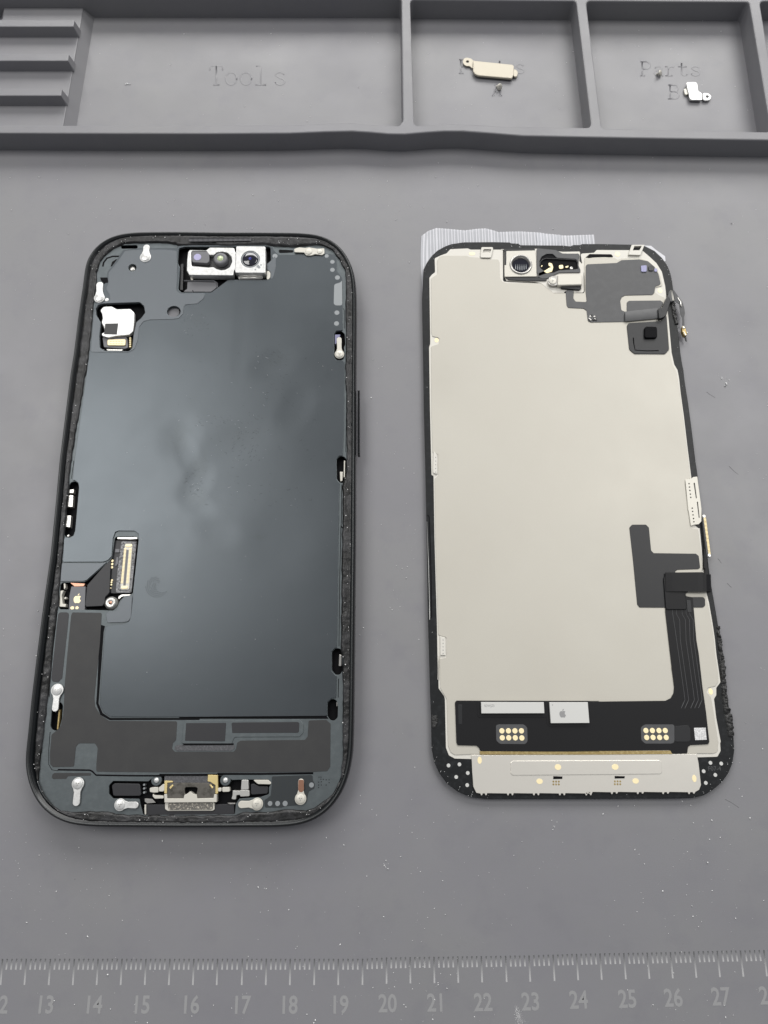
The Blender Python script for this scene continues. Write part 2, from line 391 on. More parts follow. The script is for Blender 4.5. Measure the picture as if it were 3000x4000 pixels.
# ================================================================== OPENED PHONE BODY (left)
ZR = 6.0
ph = thing('phone_body', 'opened black smartphone body without its screen, dark inner shield and silver clips showing', 'phone body', tuple(W(740, 2060, 0).xy) + (0,))
rim = LM([('a', [(75, 1655), (110, 1450), (165, 1000), (212, 690), (222, 600), (228, 550), (246, 450), (290, 360), (350, 286), (430, 222), (520, 178), (620, 150), (750, 134), (900, 130), (1200, 128)]),
          ('b', [(200, 125), (500, 125), (900, 128), (1030, 136), (1130, 150), (1230, 185), (1320, 245), (1385, 320), (1435, 410), (1465, 490), (1484, 590), (1492, 700)]),
          ('S', [(1385, 1250), (1383, 1500), (1382, 1800), (1381, 2100), (1378, 2400), (1375, 2700), (1372.5, 2850), (1370, 2931), (1362, 2990), (1348, 3045), (1322, 3104), (1285, 3153), (1246, 3185), (1200, 3208), (1150, 3220), (1090, 3225), (1000, 3226), (700, 3227), (502, 3225), (380, 3224), (300, 3219), (240, 3204), (190, 3176), (150, 3135), (122, 3083), (107, 3030), (101, 2990), (103, 2939), (112, 2863)]),
          ('f', [(104, 1040), (158, 600), (209, 200)]), ('c', [(0, 1150), (19, 950), (64, 500), (109, 0)])], ZR, 0)
rim = smooth(resample(ccw(rim), 520), 6)
fr = MB(); prof = [(-1.6, 4.6), (-1.0, 5.0), (-.75, 5.55), (-.45, 5.6), (-.32, 5.98), (-.12, 6.05), (0, 6.0), (.18, 5.82), (.38, 5.4), (.5, 4.6), (.52, 3), (.42, 1.4), (.1, .4), (-.5, .02)]
N = len(rim); rings = [offset(rim, o) for o, z in prof]
for rg, (o, z) in zip(rings, prof): fr.v += [(p.x, p.y, z) for p in rg]
for q in range(len(prof) - 1):
    for i in range(N):
        a0 = q * N + i; a1 = q * N + (i + 1) % N
        fr.f.append((a0, a1, a1 + N, a0 + N)[::-1]); fr.m.append(1 if 3 <= q <= 5 else 0); fr.sm.append(True)
fr.f.append(tuple((len(prof) - 1) * N + i for i in range(N))); fr.m.append(0); fr.sm.append(False)
fr.build('frame', [M_frame, M_rim], ph)
# floor of the cavity
MB().slab(offset(rim, -1.5), 3.3, 3.5, bev=0).build('cavity_floor', M_black, ph)
inner = LM([('a', [(235, 1640), (270, 1400), (290, 1200), (300, 1050), (320, 900), (350, 650), (355, 560), (385, 450), (440, 380), (540, 300), (650, 250), (800, 245), (1100, 245), (1200, 260), (1270, 290), (1400, 268)]),
            ('b', [(0, 243), (250, 262), (570, 240), (700, 255), (900, 270), (1050, 245), (1180, 250), (1270, 290), (1340, 380), (1390, 480), (1410, 600), (1402, 900), (1408, 1200)]),
            ('d', [(556, 200), (552, 600), (562, 640), (565, 900), (566, 1500), (520, 1650), (522, 2100)]),
            ('e', [(458, 100), (452, 900), (445, 1290), (465, 1400), (465, 1850)]),
            ('h', [(1415, 150), (1415, 450), (1400, 650), (1330, 780), (1200, 880), (1100, 925), (930, 908), (750, 940), (560, 935), (480, 965), (0, 965)]),
            ('g', [(1100, 915), (870, 900), (820, 880), (450, 880), (370, 870), (270, 800), (200, 700), (165, 600), (170, 480), (215, 120)]),
            ('f', [(215, 1300), (240, 1080), (265, 900), (300, 500), (335, 200)]),
            ('c', [(75, 1850), (105, 1500), (125, 1250), (150, 950), (215, 250), (238, 0)])], 5.3, 2)
inner = ccw(inner); innr = resample(inner, 1600)
# dried adhesive ring
gl = MB(); R2 = resample(rim, 1500); nb = 7; tanl = offset(R2, -1)
cy_ = sum(p.y for p in R2) / len(R2)
rowsg = []
for i, p in enumerate(R2):
    n_ = (p - tanl[i]).normalized()
    t_ = min(max((105 + 73 - p.y) / 146, 0), 1)
    dl = .75 + .75 * t_; d_ = dl * max(-n_.x, 0) + .40 * max(n_.x, 0) + .45 * abs(n_.y)
    d_ += .12 * noise.noise(Vector((p.x * .35, p.y * .35, 3)))
    po = p - n_ * d_; best = min(innr, key=lambda q: (q - po).length_squared)
    best = best + (best - po).normalized() * (.10 + .22 * noise.noise(Vector((p.x * .5, p.y * .5, 9)))) if (best - po).length > .3 else best
    row = []
    for k in range(nb + 1):
        f_ = k / nb; q = po.lerp(best, f_)
        h_ = 5.62 if k else 5.3
        if k == nb: h_ = 5.02
        z = h_ + (.09 * noise.noise(Vector((q.x * 1.1, q.y * 1.1, 0))) + .05 * noise.noise(Vector((q.x * 3.1, q.y * 3.1, 5)))) * (1 if 0 < k < nb else .3) - .12 * f_
        row.append((q.x, q.y, z))
    rowsg.append(row)
for row in rowsg: gl.v += row
for i in range(len(rowsg)):
    j_ = (i + 1) % len(rowsg)
    for k in range(nb):
        gl.f.append((i * (nb + 1) + k, j_ * (nb + 1) + k, j_ * (nb + 1) + k + 1, i * (nb + 1) + k + 1)); gl.m.append(0); gl.sm.append(True)
gl.build('adhesive_ring', M_glue, ph)

# openings cut right through flange and shield
ZS = 5.25
H_slot1 = L('a', [(610, 265), (790, 262), (792, 300), (612, 302)], ZS, 5)
H_circ = C('a', (738, 515), 42, ZS)
H_oval = (lambda q, k: circ(q.xy, 72 * k, 28, 64 * k))(P('a', (1185, 988), ZS), scl('a', (1185, 988), ZS))
H_conn = L('a', [(345, 960), (370, 920), (420, 905), (500, 900), (820, 890), (862, 930), (875, 1000), (830, 1060), (780, 1100), (748, 1250), (735, 1380), (700, 1415), (440, 1410), (390, 1380), (385, 1250), (400, 1110), (352, 1030)], ZS, 5)
H_cam = L('u', [(75, 125), (180, 100), (1490, 95), (1560, 100), (1568, 330), (1530, 360), (1500, 365), (1500, 480), (1545, 490), (1562, 540), (1550, 630), (1480, 632), (880, 632), (600, 838), (120, 838), (70, 790), (95, 430), (60, 370)], ZS, 4)
H_r1 = L('b', [(1290, 1130), (1310, 1105), (1360, 1098), (1395, 1130), (1400, 1235), (1385, 1262), (1395, 1340), (1375, 1390), (1310, 1390), (1290, 1350)], ZS, 14)
H_r2 = L('d', [(455, 1370), (480, 1332), (530, 1330), (562, 1360), (562, 1580), (530, 1622), (490, 1616), (458, 1580)], ZS, 14)
H_r3 = L('e', [(360, 1345), (395, 1305), (440, 1312), (462, 1345), (462, 1520), (440, 1560), (395, 1565), (360, 1520)], ZS, 14)
H_r4 = L('e', [(318, 1830), (360, 1790), (405, 1808), (418, 1870), (415, 1970), (385, 2005), (345, 2000), (318, 1960)], ZS, 14)
H_l1 = L('c', [(215, 300), (240, 262), (290, 245), (330, 275), (338, 330), (290, 860), (270, 920), (220, 945), (170, 940), (150, 890), (160, 780)], ZS, 14)
H_con2 = L('c', [(745, 1195), (778, 960), (800, 935), (1040, 932), (1072, 965), (1006, 1620), (985, 1645), (900, 1670), (845, 1720), (810, 1800), (760, 1845), (600, 1842), (100, 1830), (86, 1800), (108, 1530), (135, 1500), (400, 1495), (440, 1475), (710, 1240)], ZS, 4)
H_l2 = L('f', [(285, 1120), (300, 1060), (370, 1050), (388, 1080), (380, 1200), (355, 1295), (320, 1318), (285, 1300), (272, 1270)], ZS, 14)
H_bot = LM([('v', [(15, 245), (60, 195), (440, 200), (500, 150), (600, 138), (1195, 138), (1290, 145), (1345, 185)]), ('h', [(500, 655), (770, 652), (796, 690), (775, 720), (775, 780), (700, 805), (520, 818), (490, 860), (480, 955)]), ('v', [(385, 565), (352, 440), (345, 388), (60, 385), (15, 335)])], 5.0, 4)
# flange: the anodised floor round the shield
MB().slab(offset(inner, .4), 4.6, 5.0, holes=[H_slot1, H_circ, H_oval, H_conn, H_cam, H_r1, H_r2, H_r3, H_r4, H_l1, H_con2, H_l2, H_bot], bev=.05).build('flange', M_flange, ph)
sh = LM([('a', [(245, 1640), (280, 1400), (302, 1200), (312, 1050), (330, 940), (400, 780), (430, 700), (470, 640), (470, 560), (560, 440), (640, 320), (820, 300), (1100, 300), (1225, 300)]),
         ('u', [(40, 90), (200, 70), (1400, 75), (1600, 95)]),
         ('b', [(690, 300), (740, 345), (960, 345), (1010, 360), (1180, 350), (1225, 335), (1300, 340), (1315, 380), (1315, 500), (1368, 565), (1372, 850), (1374, 1098), (1310, 1103), (1287, 1130), (1287, 1352), (1308, 1393), (1372, 1395)]),
         ('d', [(540, 312), (535, 1000), (522, 1328), (480, 1328), (453, 1368), (455, 1582), (488, 1621), (487, 1628), (470, 2212)]),
         ('e', [(425, 0), (415, 900), (407, 1302), (393, 1303), (357, 1343), (357, 1522), (394, 1568), (405, 1572), (400, 1787), (358, 1787), (315, 1828), (315, 1955), (295, 1958)]),
         ('f', [(1659, 1186), (1200, 1188), (830, 1186), (770, 1145), (735, 1075), (735, 1000), (780, 400), (792, 345), (850, 335), (960, 326), (1005, 300), (1022, 250), (1040, 70)]),
         ('c', [(1010, 1600), (1080, 960), (1080, 905), (1030, 866), (830, 864), (790, 880), (762, 960), (745, 1180), (700, 1228), (640, 1248), (140, 1250), (158, 960), (170, 945), (222, 948), (273, 922), (294, 860), (342, 330), (333, 272), (290, 241), (262, 240), (272, 130), (285, 0)])], ZS, 3)
sh = ccw(sh)
MB().slab(sh, 5.0, ZS, holes=[H_circ, H_oval, H_conn, H_cam], bev=.07).build('main_shield', M_shield, ph)
# raised upper-left cover on the shield
H2 = lambda lp, d=.12: offset(ccw(clean(lp)), d)
uc = LM([('a', [(288, 1425), (300, 1250), (318, 1050), (335, 960), (420, 890), (500, 860), (490, 800), (450, 740), (478, 690), (478, 570), (580, 450), (660, 330), (820, 318), (1100, 318), (1215, 330), (1222, 470), (1215, 770)]),
         ('a', [(1262, 792), (1525, 788), (1505, 850), (1440, 902), (1310, 912), (1292, 940), (1285, 1010), (1240, 1060), (1170, 1070), (930, 1075), (860, 1092), (812, 1150), (795, 1300), (760, 1390), (700, 1425)])], 5.33, 5)
MB().slab(uc, ZS, 5.34, holes=[H2(H_circ, .08), H2(H_oval, .06), H2(H_conn, .1)], bev=.06).build('upper_cover', M_cover, ph)
rc = L('u', [(1505, 380), (1590, 300), (1640, 240), (1650, 400), (1618, 560), (1590, 615), (1570, 625), (1565, 500), (1510, 470)], 5.32, 4)
MB().slab(rc, ZS, 5.32, bev=.05).build('cover_tab', M_cover, ph)
# connector side tabs
MB().slab(L('c', [(130, 1262), (640, 1262), (692, 1246), (440, 1470), (400, 1484), (112, 1488)], 5.2, 3), 5.0, 5.2, bev=.06).build('cover_tab', M_cover, ph)
MB().slab(L('c', [(880, 1690), (1000, 1656), (985, 1925), (955, 1980), (905, 1992), (692, 2000), (672, 1890), (700, 1862), (800, 1850), (845, 1760)], 5.2, 5), 5.0, 5.2, bev=.06).build('cover_tab', M_cover, ph)
MB().slab(L('f', [(736, 330), (782, 345), (770, 400), (722, 1060), (760, 1150), (830, 1196), (1659, 1196), (1659, 1214), (825, 1216), (740, 1168), (700, 1062), (708, 960)], 5.03, 2), 5.0, 5.03, bev=0).build('shield_gap', M_black, ph)
MB().slab(LM([('h', [(0, 108), (0, 128), (1290, 128), (1275, 104)])], 5.035, 0), 5.0, 5.035, bev=0).build('shield_gap', M_black, ph)
# graphite tape
ZT = 5.07
tape = LM([('f', [(480, 218), (752, 222), (735, 500), (683, 1000), (690, 1090), (740, 1170), (820, 1222), (1450, 1226), (1440, 1400), (1410, 1430), (1403, 1480), (1430, 1510)]),
           ('h', [(0, 412), (470, 412), (492, 385), (500, 335), (530, 316), (1085, 310), (1110, 280), (1118, 142), (1270, 136), (1308, 170), (1305, 540), (1280, 580), (1160, 586), (0, 592)]),
           ('g', [(702, 508), (702, 440), (715, 290), (690, 246), (540, 246), (512, 280), (495, 462), (300, 465), (275, 440), (272, 340), (287, 165), (345, 118)]),
           ('f', [(372, 1270), (393, 1180), (402, 1070), (408, 900), (434, 600), (468, 250)])], ZT, 4)
MB().slab(tape, 5.0, ZT, bev=.02).build('graphite_tape', M_tape, ph)
MB().slab(L('f', [(350, 228), (370, 217), (438, 218), (447, 240), (440, 320), (385, 828), (350, 864), (297, 860), (286, 830), (338, 330)], ZT, 5), 5.0, ZT, bev=.02).build('side_tape', M_pad, ph)
# raised plates on the tape
for pts, bz in (([(20, 360), (36, 170), (60, 140), (400, 140), (1040, 135), (1075, 170), (1072, 250), (1040, 283), (475, 286), (455, 345)], 5.14),):
    MB().slab(L('h', pts, bz, 6), 5.0, bz, bev=.06).build('raised_plate', M_flange, ph)
MB().slab(L('h', [(60, 165), (405, 163), (395, 322), (50, 318)], 5.2, 2), 5.0, 5.2, bev=.02).build('plate_pad', M_pad, ph)
MB().slab(L('h', [(453, 168), (462, 160), (1025, 155), (1038, 165), (1034, 240), (1022, 248), (458, 250)], 5.2, 2), 5.0, 5.2, bev=.02).build('plate_pad', M_pad, ph)
MB().slab(LM([('g', [(1445, 262), (1428, 280), (1428, 300), (1450, 316)]), ('h', [(0, 404), (445, 405), (478, 385), (480, 352), (0, 352)])], 5.11, 4), 5.0, 5.11, bev=.03).build('trough', M_mesh, ph)
MB().slab(LM([('g', [(1490, 232), (1510, 262)]), ('h', [(20, 358), (470, 355), (468, 340), (30, 340)])], 5.15, 1), 5.0, 5.15, bev=0).build('trough_edge', M_black, ph)
MB().slab(L('g', [(295, 535), (312, 520), (655, 520), (652, 545), (440, 550), (425, 575), (300, 577), (290, 560)], 5.03, 3), 5.0, 5.03, bev=0).build('dark_strip', M_tape, ph)
ln = MB()
ln.ridge([P('g', q, 5.0).xy for q in [(345, 490), (640, 494), (665, 505), (700, 540), (1000, 545), (1330, 546)]], .34, .06, 5.0)
ln.ridge([P('h', q, 5.0).xy for q in [(330, 604), (700, 604), (1158, 598)]], .45, .06, 5.0)
ln.ridge([P('v', q, 5.0).xy for q in [(560, 128), (900, 128), (1250, 126)]], .4, .06, 5.0)
ln.each('seam', M_black, ph)
MB().slab(LM([('h', [(800, 625), (1152, 612), (1155, 660), (1172, 690), (1168, 730), (1120, 755), (1098, 850), (1060, 872), (930, 882), (880, 895), (740, 895), (735, 830), (760, 815), (790, 790), (800, 700)])], 5.06, 4), 5.0, 5.06, bev=.02).build('dark_cover', mat('dark_anodised', (.035, .04, .043), .4, metal=.4, bump=[(5, .003)]), ph)
# side edge lines beside the shield (long narrow gaps)
ln = MB()
for view, pts, wd in (('d', [(556, 200), (556, 610), (564, 650), (560, 900), (556, 1290)], .16), ('d', [(512, 1640), (508, 2000), (500, 2212)], .16),
                      ('e', [(447, 130), (436, 600), (432, 900), (428, 1290)], .16), ('e', [(425, 1600), (420, 1780)], .16),
                      ('b', [(1380, 880), (1392, 900), (1392, 1080)], .12), ('c', [(280, 0), (262, 130), (250, 220)], .14), ('c', [(152, 960), (128, 1240), (108, 1500)], .14), ('f', [(340, 210), (300, 560), (270, 900), (266, 1000)], .2),
                      ('g', [(275, 140), (262, 300), (262, 440), (290, 490), (345, 500)], .12)):
    ln.ridge([P(view, q, 5.0).xy for q in pts], wd, .06, 5.0)
ln.each('side_seam', M_black, ph)
# outer groove with black edge on right (dark line outside the adhesive)
# S-shaped slots, upper left
ln = MB()
ln.ridge([P('a', q, ZS).xy for q in [(415, 495), (425, 450), (460, 405), (520, 385), (600, 385), (632, 378)]], .5, .04, 5.0)
ln.ridge([P('a', q, ZS).xy for q in [(630, 390), (625, 420), (560, 430), (530, 450), (515, 495)]], .8, .04, 5.0)
ln.each('slot', M_black, ph)
MB().slab(L('a', [(388, 618), (470, 618), (475, 672), (430, 678), (400, 650)], 5.34, 2), 5.0, 5.3, bev=0).build('notch', M_black, ph)
MB().slab(L('b', [(735, 292), (885, 300), (880, 322), (740, 328)], 5.03, 4), 5.0, 5.03, bev=0).each('slot', M_black, ph)
# weld dots and light patches
for view, p, r, z in (('b', (700, 357), 25, ZS), ('b', (1215, 357), 20, ZS), ('b', (1272, 415), 22, ZS), ('b', (1272, 495), 23, ZS), ('b', (1322, 572), 25, ZS), ('b', (1317, 922), 25, ZS), ('b', (1313, 1030), 25, ZS),
                      ('h', (785, 860), 20, 5.06), ('h', (850, 860), 21, 5.06), ('h', (915, 860), 22, 5.06), ('h', (1143, 700), 21, 5.06)):
    MB().slab(C(view, p, r, z + .02), z, z + .02, bev=.01).build('weld_dot', M_dot, ph)
MB().slab(L('b', [(1290, 640), (1350, 620), (1368, 600), (1371, 850), (1302, 850), (1285, 830)], ZS + .03, 5), ZS, ZS + .03, bev=.01).build('light_patch', M_dot, ph)
# spring clips with screws
def clip(view, h, r, t, w_, m=M_white, z=5.25, tm=None):
    c = P(view, h, z + .25).xy; e = P(view, t, z + .25).xy; s_ = scl(view, h, z); R_ = r * s_; ww = w_ * s_
    ax = (e - c); ln_ = ax.length; ax.normalize(); nn = Vector((-ax.y, ax.x)); pts = []
    th = math.asin(min(ww * 1.25 / R_, .95))
    for k in range(19):
        a = th + (2 * math.pi - 2 * th) * k / 18; pts.append(c + ax * R_ * math.cos(a) + nn * R_ * math.sin(a))
    st = R_ * 1.35
    tail = [c + ax * st - nn * ww * .9]
    for k in range(9):
        a = -math.pi / 2 + math.pi * k / 8; tail.append(e + ax * ww * (math.cos(a) - 1) + nn * ww * math.sin(a))
    tail.append(c + ax * st + nn * ww * .9)
    mb = MB(); mb.slab(pts + tail, z, z + .25, bev=.09); o = mb.build('spring_clip', m, ph)
    sc_ = MB(); cc = (c.x, c.y, z + .25)
    sc_.lathe(cc, [(R_ * .8, 0), (R_ * .8, .12), (R_ * .72, .18), (.001, .2)], n=24)
    for k in range(3):
        a = 2 * math.pi * k / 3 + .4; q = c + Vector((math.cos(a), math.sin(a))) * R_ * .2
        sc_.slab(circ(q, R_ * .13, 8, R_ * .08, a), z + .43, z + .455, mi=1, bev=0)
    sc_.build('screw', [m, M_dsteel], o)
    return o
clip('a', (878, 398), 60, (893, 262), 36)
clip('a', (380, 838), 58, (385, 665), 38)
clip('b', (1342, 1335), 48, (1338, 1165), 25, M_cream)
clip('f', (338, 938), 58, (316, 1138), 30)
clip('g', (530, 620), 57, (512, 828), 33)
clip('g', (922, 815), 55, (1092, 818), 30)
clip('h', (672, 865), 52, (508, 870), 30, M_cream)
o = clip('h', (1048, 820), 50, (1053, 645), 26, M_cream)
MB().slab(L('h', [(1030, 655), (1076, 655), (1078, 740), (1066, 762), (1040, 762), (1028, 740)], 5.53, 3), 5.5, 5.53, bev=.01).build('tail_reflection', M_copper, o)  # dark coppery reflection on the clip tail, put in as a coloured patch
pc = MB(); pc.slab(L('b', [(890, 290), (905, 280), (945, 270), (1000, 276), (1040, 270), (1120, 284), (1190, 280), (1193, 330), (1170, 347), (1100, 338), (1060, 352), (1012, 350), (990, 322), (895, 318)], 5.55, 2), 5.25, 5.55, bev=.06)
o = pc.build('corner_bracket', M_cream, ph)
for p, r in (((1037, 312), 34), ((1145, 312), 26)):
    q = P('b', p, 5.6); MB().lathe((q.x, q.y, 5.55), [(r * scl('b', p, 5.6), 0), (r * scl('b', p, 5.6), .1), (r * .85 * scl('b', p, 5.6), .15), (.001, .15)]).build('screw', M_cream, o)
# fine dark lines of a finger mark on the shield
fp_ = MB(); q = P('D', (340, 1262), ZS)
for k in range(7):
    rr = .5 + k * .42
    for a0 in (0.3 + .5 * k, 2.6 + .3 * k):
        fp_.ridge([Vector((q.x + rr * math.cos(a) * .9, q.y + rr * math.sin(a))) for a in [a0 + (1.6 - .05 * k) * t / 8 for t in range(9)]], .09, .004, ZS + .001)
o = fp_.build('finger_mark', mat('finger_grease', (.035, .04, .043), .55, metal=.5), ph)
sf_ = MB(); rs = random.Random(5)
for (x0, y0, x1, y1, ang, n_) in ((230, 470, 450, 650, .9, 34), (820, 720, 1080, 960, -.5, 30), (880, 960, 1250, 1230, -.4, 34), (340, 1290, 880, 1400, -.2, 40), (620, 1400, 860, 1700, .7, 60), (240, 1730, 400, 1960, .1, 46), (400, 1750, 1200, 2050, .0, 30), (200, 700, 1450, 2050, 0, 40)):
    for _ in range(n_):
        p_ = (rs.uniform(x0, x1), rs.uniform(y0, y1)); q = P('H', p_, ZS).xy; a = ang + rs.gauss(0, .35); l_ = rs.uniform(.2, .8); d_ = Vector((math.cos(a), math.sin(a))) * l_; bnd = Vector((-d_.y, d_.x)) * rs.uniform(-.2, .2)
        sf_.ridge([q - d_ / 2, q + bnd, q + d_ / 2], rs.uniform(.035, .08), .003, ZS + .001, mi=0 if rs.random() < .85 else 1)
o = sf_.build('scuff_marks', [bpy.data.materials['finger_grease'], M_dot], ph); o['kind'] = 'stuff'
# --- sensor bay at the top
cm = thing  # (parts below belong to the phone body)
brk = MB(); zc = 6.2
hole1 = L('u', [(275, 185), (300, 165), (520, 165), (575, 230), (640, 232), (690, 190), (780, 178), (870, 195), (930, 260), (940, 340), (900, 430), (830, 470), (760, 478), (690, 460), (630, 425), (560, 435), (280, 410)], zc, 4)
brk.slab(L('u', [(225, 190), (250, 150), (520, 155), (580, 110), (960, 115), (975, 130), (985, 180), (1000, 190), (990, 470), (965, 480), (958, 562), (245, 556), (205, 480), (212, 300)], zc, 3), 4.2, zc, holes=[hole1], bev=.12)
brk.build('sensor_bracket', M_white, ph)
MB().slab(L('u', [(260, 165), (960, 150), (960, 500), (260, 500)], 5.2, 3), 3.5, 5.2, bev=.1).build('sensor_block', M_plast, ph)
sq = MB(); sq.slab(L('u', [(280, 190), (300, 172), (520, 172), (570, 220), (570, 330), (540, 365), (290, 350)], 6.3, 5), 5.0, 6.3, bev=.15)
o = sq.build('projector', M_gray, ph)
MB().slab(C('u', (378, 265), 62, 6.36, 10), 6.3, 6.36, bev=.02).build('projector_lens', M_lensb, o)
q = P('u', (745, 280), 6.6); s_ = scl('u', (745, 280), 6.6)
rg = MB().lathe((q.x, q.y, 5.0), [(115 * s_, 0), (115 * s_, 1.1), (108 * s_, 1.3), (95 * s_, 1.5), (60 * s_, 1.5), (50 * s_, 1.42)], n=28); o = rg.build('infrared_sensor', M_gray, ph)
MB().lathe((q.x, q.y, 6.4), [(50 * s_, 0), (48 * s_, .06), (.001, .1)], n=20).build('sensor_window', M_lensg, o)
fc = MB(); zf = 6.5
fc.slab(L('u', [(1003, 100), (1020, 88), (1465, 92), (1478, 105), (1480, 505), (1460, 522), (1000, 518), (985, 490), (1000, 300)], zf, 3), 4.0, zf, holes=[C('u', (1232, 300), 155, zf, 30)], bev=.12)
o = fc.build('front_camera', M_white, ph)
MB().slab(L('u', [(1330, 420), (1360, 385), (1400, 425), (1395, 445), (1370, 452)], zf + .03, 2), zf, zf + .03, bev=.01).build('housing_notch', M_dot, o)
for p in ((1408, 393), (1316, 468)): MB().slab(C('u', p, 13, zf + .03), zf, zf + .03, bev=0).build('pin_hole', M_dot, o)
q = P('u', (1232, 295), zf); s_ = scl('u', (1232, 295), zf); ccx = (q.x, q.y, 5.0)
MB().lathe(ccx, [(158 * s_, 0), (155 * s_, 1.25), (140 * s_, 1.36), (128 * s_, 1.3)], n=32).build('lens_barrel', M_dot, o)
MB().lathe((q.x, q.y, 6.2), [(133 * s_, 0), (130 * s_, .2), (110 * s_, .34), (80 * s_, .42), (40 * s_, .47), (.001, .49)], n=32).build('camera_lens', M_lens, o)
MB().lathe((q.x, q.y, 6.692), [(24 * s_, 0), (12 * s_, .02), (.001, .03)], n=16).build('lens_core', mat('lens_blue', (.03, .03, .22), .2), o)
fb = MB(); fb.slab(L('u', [(1060, 535), (1430, 530), (1440, 620), (1045, 628), (1040, 585)], 5.3, 4), 4.0, 5.3, bev=.1); fb.build('camera_flex', M_dsteel, ph)
fb = MB()
for yy in (562, 600): fb.ridge([P('u', q, 5.45).xy for q in ((1065, yy + 6), (1250, yy), (1430, yy - 4))], .45, .25, 5.3)
fb.each('flex_fold', M_steel, ph)
MB().slab(L('u', [(1500, 490), (1530, 485), (1560, 520), (1560, 590), (1530, 630), (1500, 625)], 5.3, 6), 4.5, 5.3, bev=.08).build('side_tab', M_cream, ph)
MB().slab(L('u', [(265, 565), (300, 590), (305, 630), (285, 642), (265, 625)], 5.0, 4), 4, 5.0, bev=.1).build('bracket_foot', M_cream, ph)
MB().slab(L('u', [(215, 660), (670, 675), (690, 700), (690, 760), (600, 830), (150, 830), (180, 800), (210, 780)], 4.4, 3), 3.5, 4.4, bev=.1).build('inner_cover', M_gray, ph)
MB().slab(L('u', [(105, 380), (150, 370), (140, 800), (95, 800)], 4.6, 2), 3.5, 4.6, bev=.1).build('bay_wall', M_plast, ph)
mb = MB(); mb.ridge([P('u', q, 4.5).xy for q in ((160, 650), (650, 655), (700, 690), (700, 760))], .35, .25, 4.4); mb.ridge([P('u', q, 4.5).xy for q in ((300, 800), (310, 830), (495, 830))], .25, .06, 4.4, 1); mb.each('inner_lip', [M_gray, M_black], ph)
# ear speaker grille
gr = MB(); gr.slab(LM([('a', [(1345, 190), (1659, 188)]), ('b', [(60, 172), (455, 172), (460, 208), (60, 212)]), ('a', [(1659, 238), (1345, 235)])], 5.78, 3), 5.3, 5.75, bev=.03)
a_, b_ = S1('a', (1352, 212)), S1('b', (455, 190))
for k in range(50):
    f_ = k / 49; u_ = a_[0] + (b_[0] - a_[0]) * f_; v_ = a_[1] + (b_[1] - a_[1]) * f_
    gr.ridge([W(u_, v_ - 6.5, 5.8).xy, W(u_, v_, 5.8).xy, W(u_, v_ + 6.5, 5.8).xy], .2, .08, 5.73, 1)
gr.build('speaker_grille', [M_black, M_gray], ph)
# --- upper left connector bay
cb = MB(); cb.slab(L('a', [(390, 975), (425, 935), (510, 930), (570, 962), (715, 957), (760, 1000), (757, 1100), (745, 1200), (705, 1238), (560, 1250), (480, 1268), (412, 1250), (405, 1225), (440, 1208), (430, 1150), (405, 1105), (418, 1060), (410, 1010)], 5.3, 6), 4.3, 5.3, bev=.1)
o = cb.build('connector_bracket', M_white, ph)
MB().slab(L('a', [(445, 1118), (585, 1115), (570, 1235), (432, 1232)], 5.33, 1), 5.3, 5.33, bev=0).build('bracket_tape', M_tape, o)
MB().slab(L('a', [(415, 1262), (680, 1262), (690, 1375), (660, 1388), (430, 1372)], 4.6, 3), 3.5, 4.6, bev=.08).build('connector_pad', M_gray, ph)
co = MB(); co.slab(L('a', [(470, 1290), (665, 1285), (660, 1352), (468, 1350)], 4.95, 3), 4.6, 4.95, bev=.05)
for yy in (1308, 1335):
    for k in range(9): co.slab(C('a', (500 + k * 17, yy), 4, 4.98, 6), 4.95, 4.98, mi=1, bev=0)
co.build('board_connector', [M_pale, M_black], ph)
bd = MB()
for k in range(5): bd.slab(C('a', (712, 1272 + k * 23), 11, 4.7, 10), 3.5, 4.7, bev=.15)
bd.each('solder_bead', M_pale, ph)
MB().slab(L('a', [(450, 1392), (640, 1395), (625, 1412), (470, 1410)], 4.8, 2), 3.5, 4.8, bev=.1).build('spring_contact', M_steel, ph)
q = P('a', (738, 525), 4.6); MB().lathe((q.x, q.y, 3.5), [(.95, 0), (.9, 1.0), (.5, 1.25), (.001, 1.3)]).build('screw', M_steel, ph)
q = P('a', (1185, 1000), 4.2); MB().slab(circ(q.xy, 1.6, 24), 3.5, 4.5, bev=.1).build('rubber_plug', M_gray, ph)
MB().slab(C('a', (460, 858), 22, 5.4, 12), 5.0, 5.4, bev=.12).build('contact_dot', M_white, ph)
# --- long slot on the left edge with silver parts
mb = MB()
for pts in ([(210, 355), (280, 350), (275, 400), (205, 400)], [(198, 420), (272, 424), (262, 572), (180, 568)], [(172, 672), (245, 675), (232, 822), (160, 815)]):
    mb.slab(L('c', pts, 4.7, 2), 3.5, 4.7, bev=.12)
mb.slab(C('c', (208, 925), 16, 4.6, 12), 3.5, 4.6, bev=.15)
mb.each('button_contact', M_steel, ph)
mb = MB(); mb.slab(L('d', [(490, 1500), (525, 1500), (518, 1600), (495, 1605)], 4.3, 2), 3.5, 4.3, bev=.1); mb.slab(L('d', [(535, 1380), (548, 1380), (545, 1560), (532, 1560)], 4.8, 1), 3.5, 4.8, bev=.05); mb.each('side_contact', M_cream, ph)
mb = MB(); mb.slab(L('e', [(430, 1370), (455, 1370), (452, 1480), (425, 1480)], 4.3, 2), 3.5, 4.3, bev=.1); mb.slab(L('e', [(404, 1825), (414, 1825), (414, 1865), (404, 1865)], 4.8, 1), 3.5, 4.8, bev=.05); mb.each('side_contact', M_dsteel, ph)
mb = MB(); mb.slab(L('f', [(352, 1120), (368, 1120), (350, 1300), (335, 1305)], 4.6, 1), 3.5, 4.6, bev=.1); mb.each('side_contact', M_brass, ph)
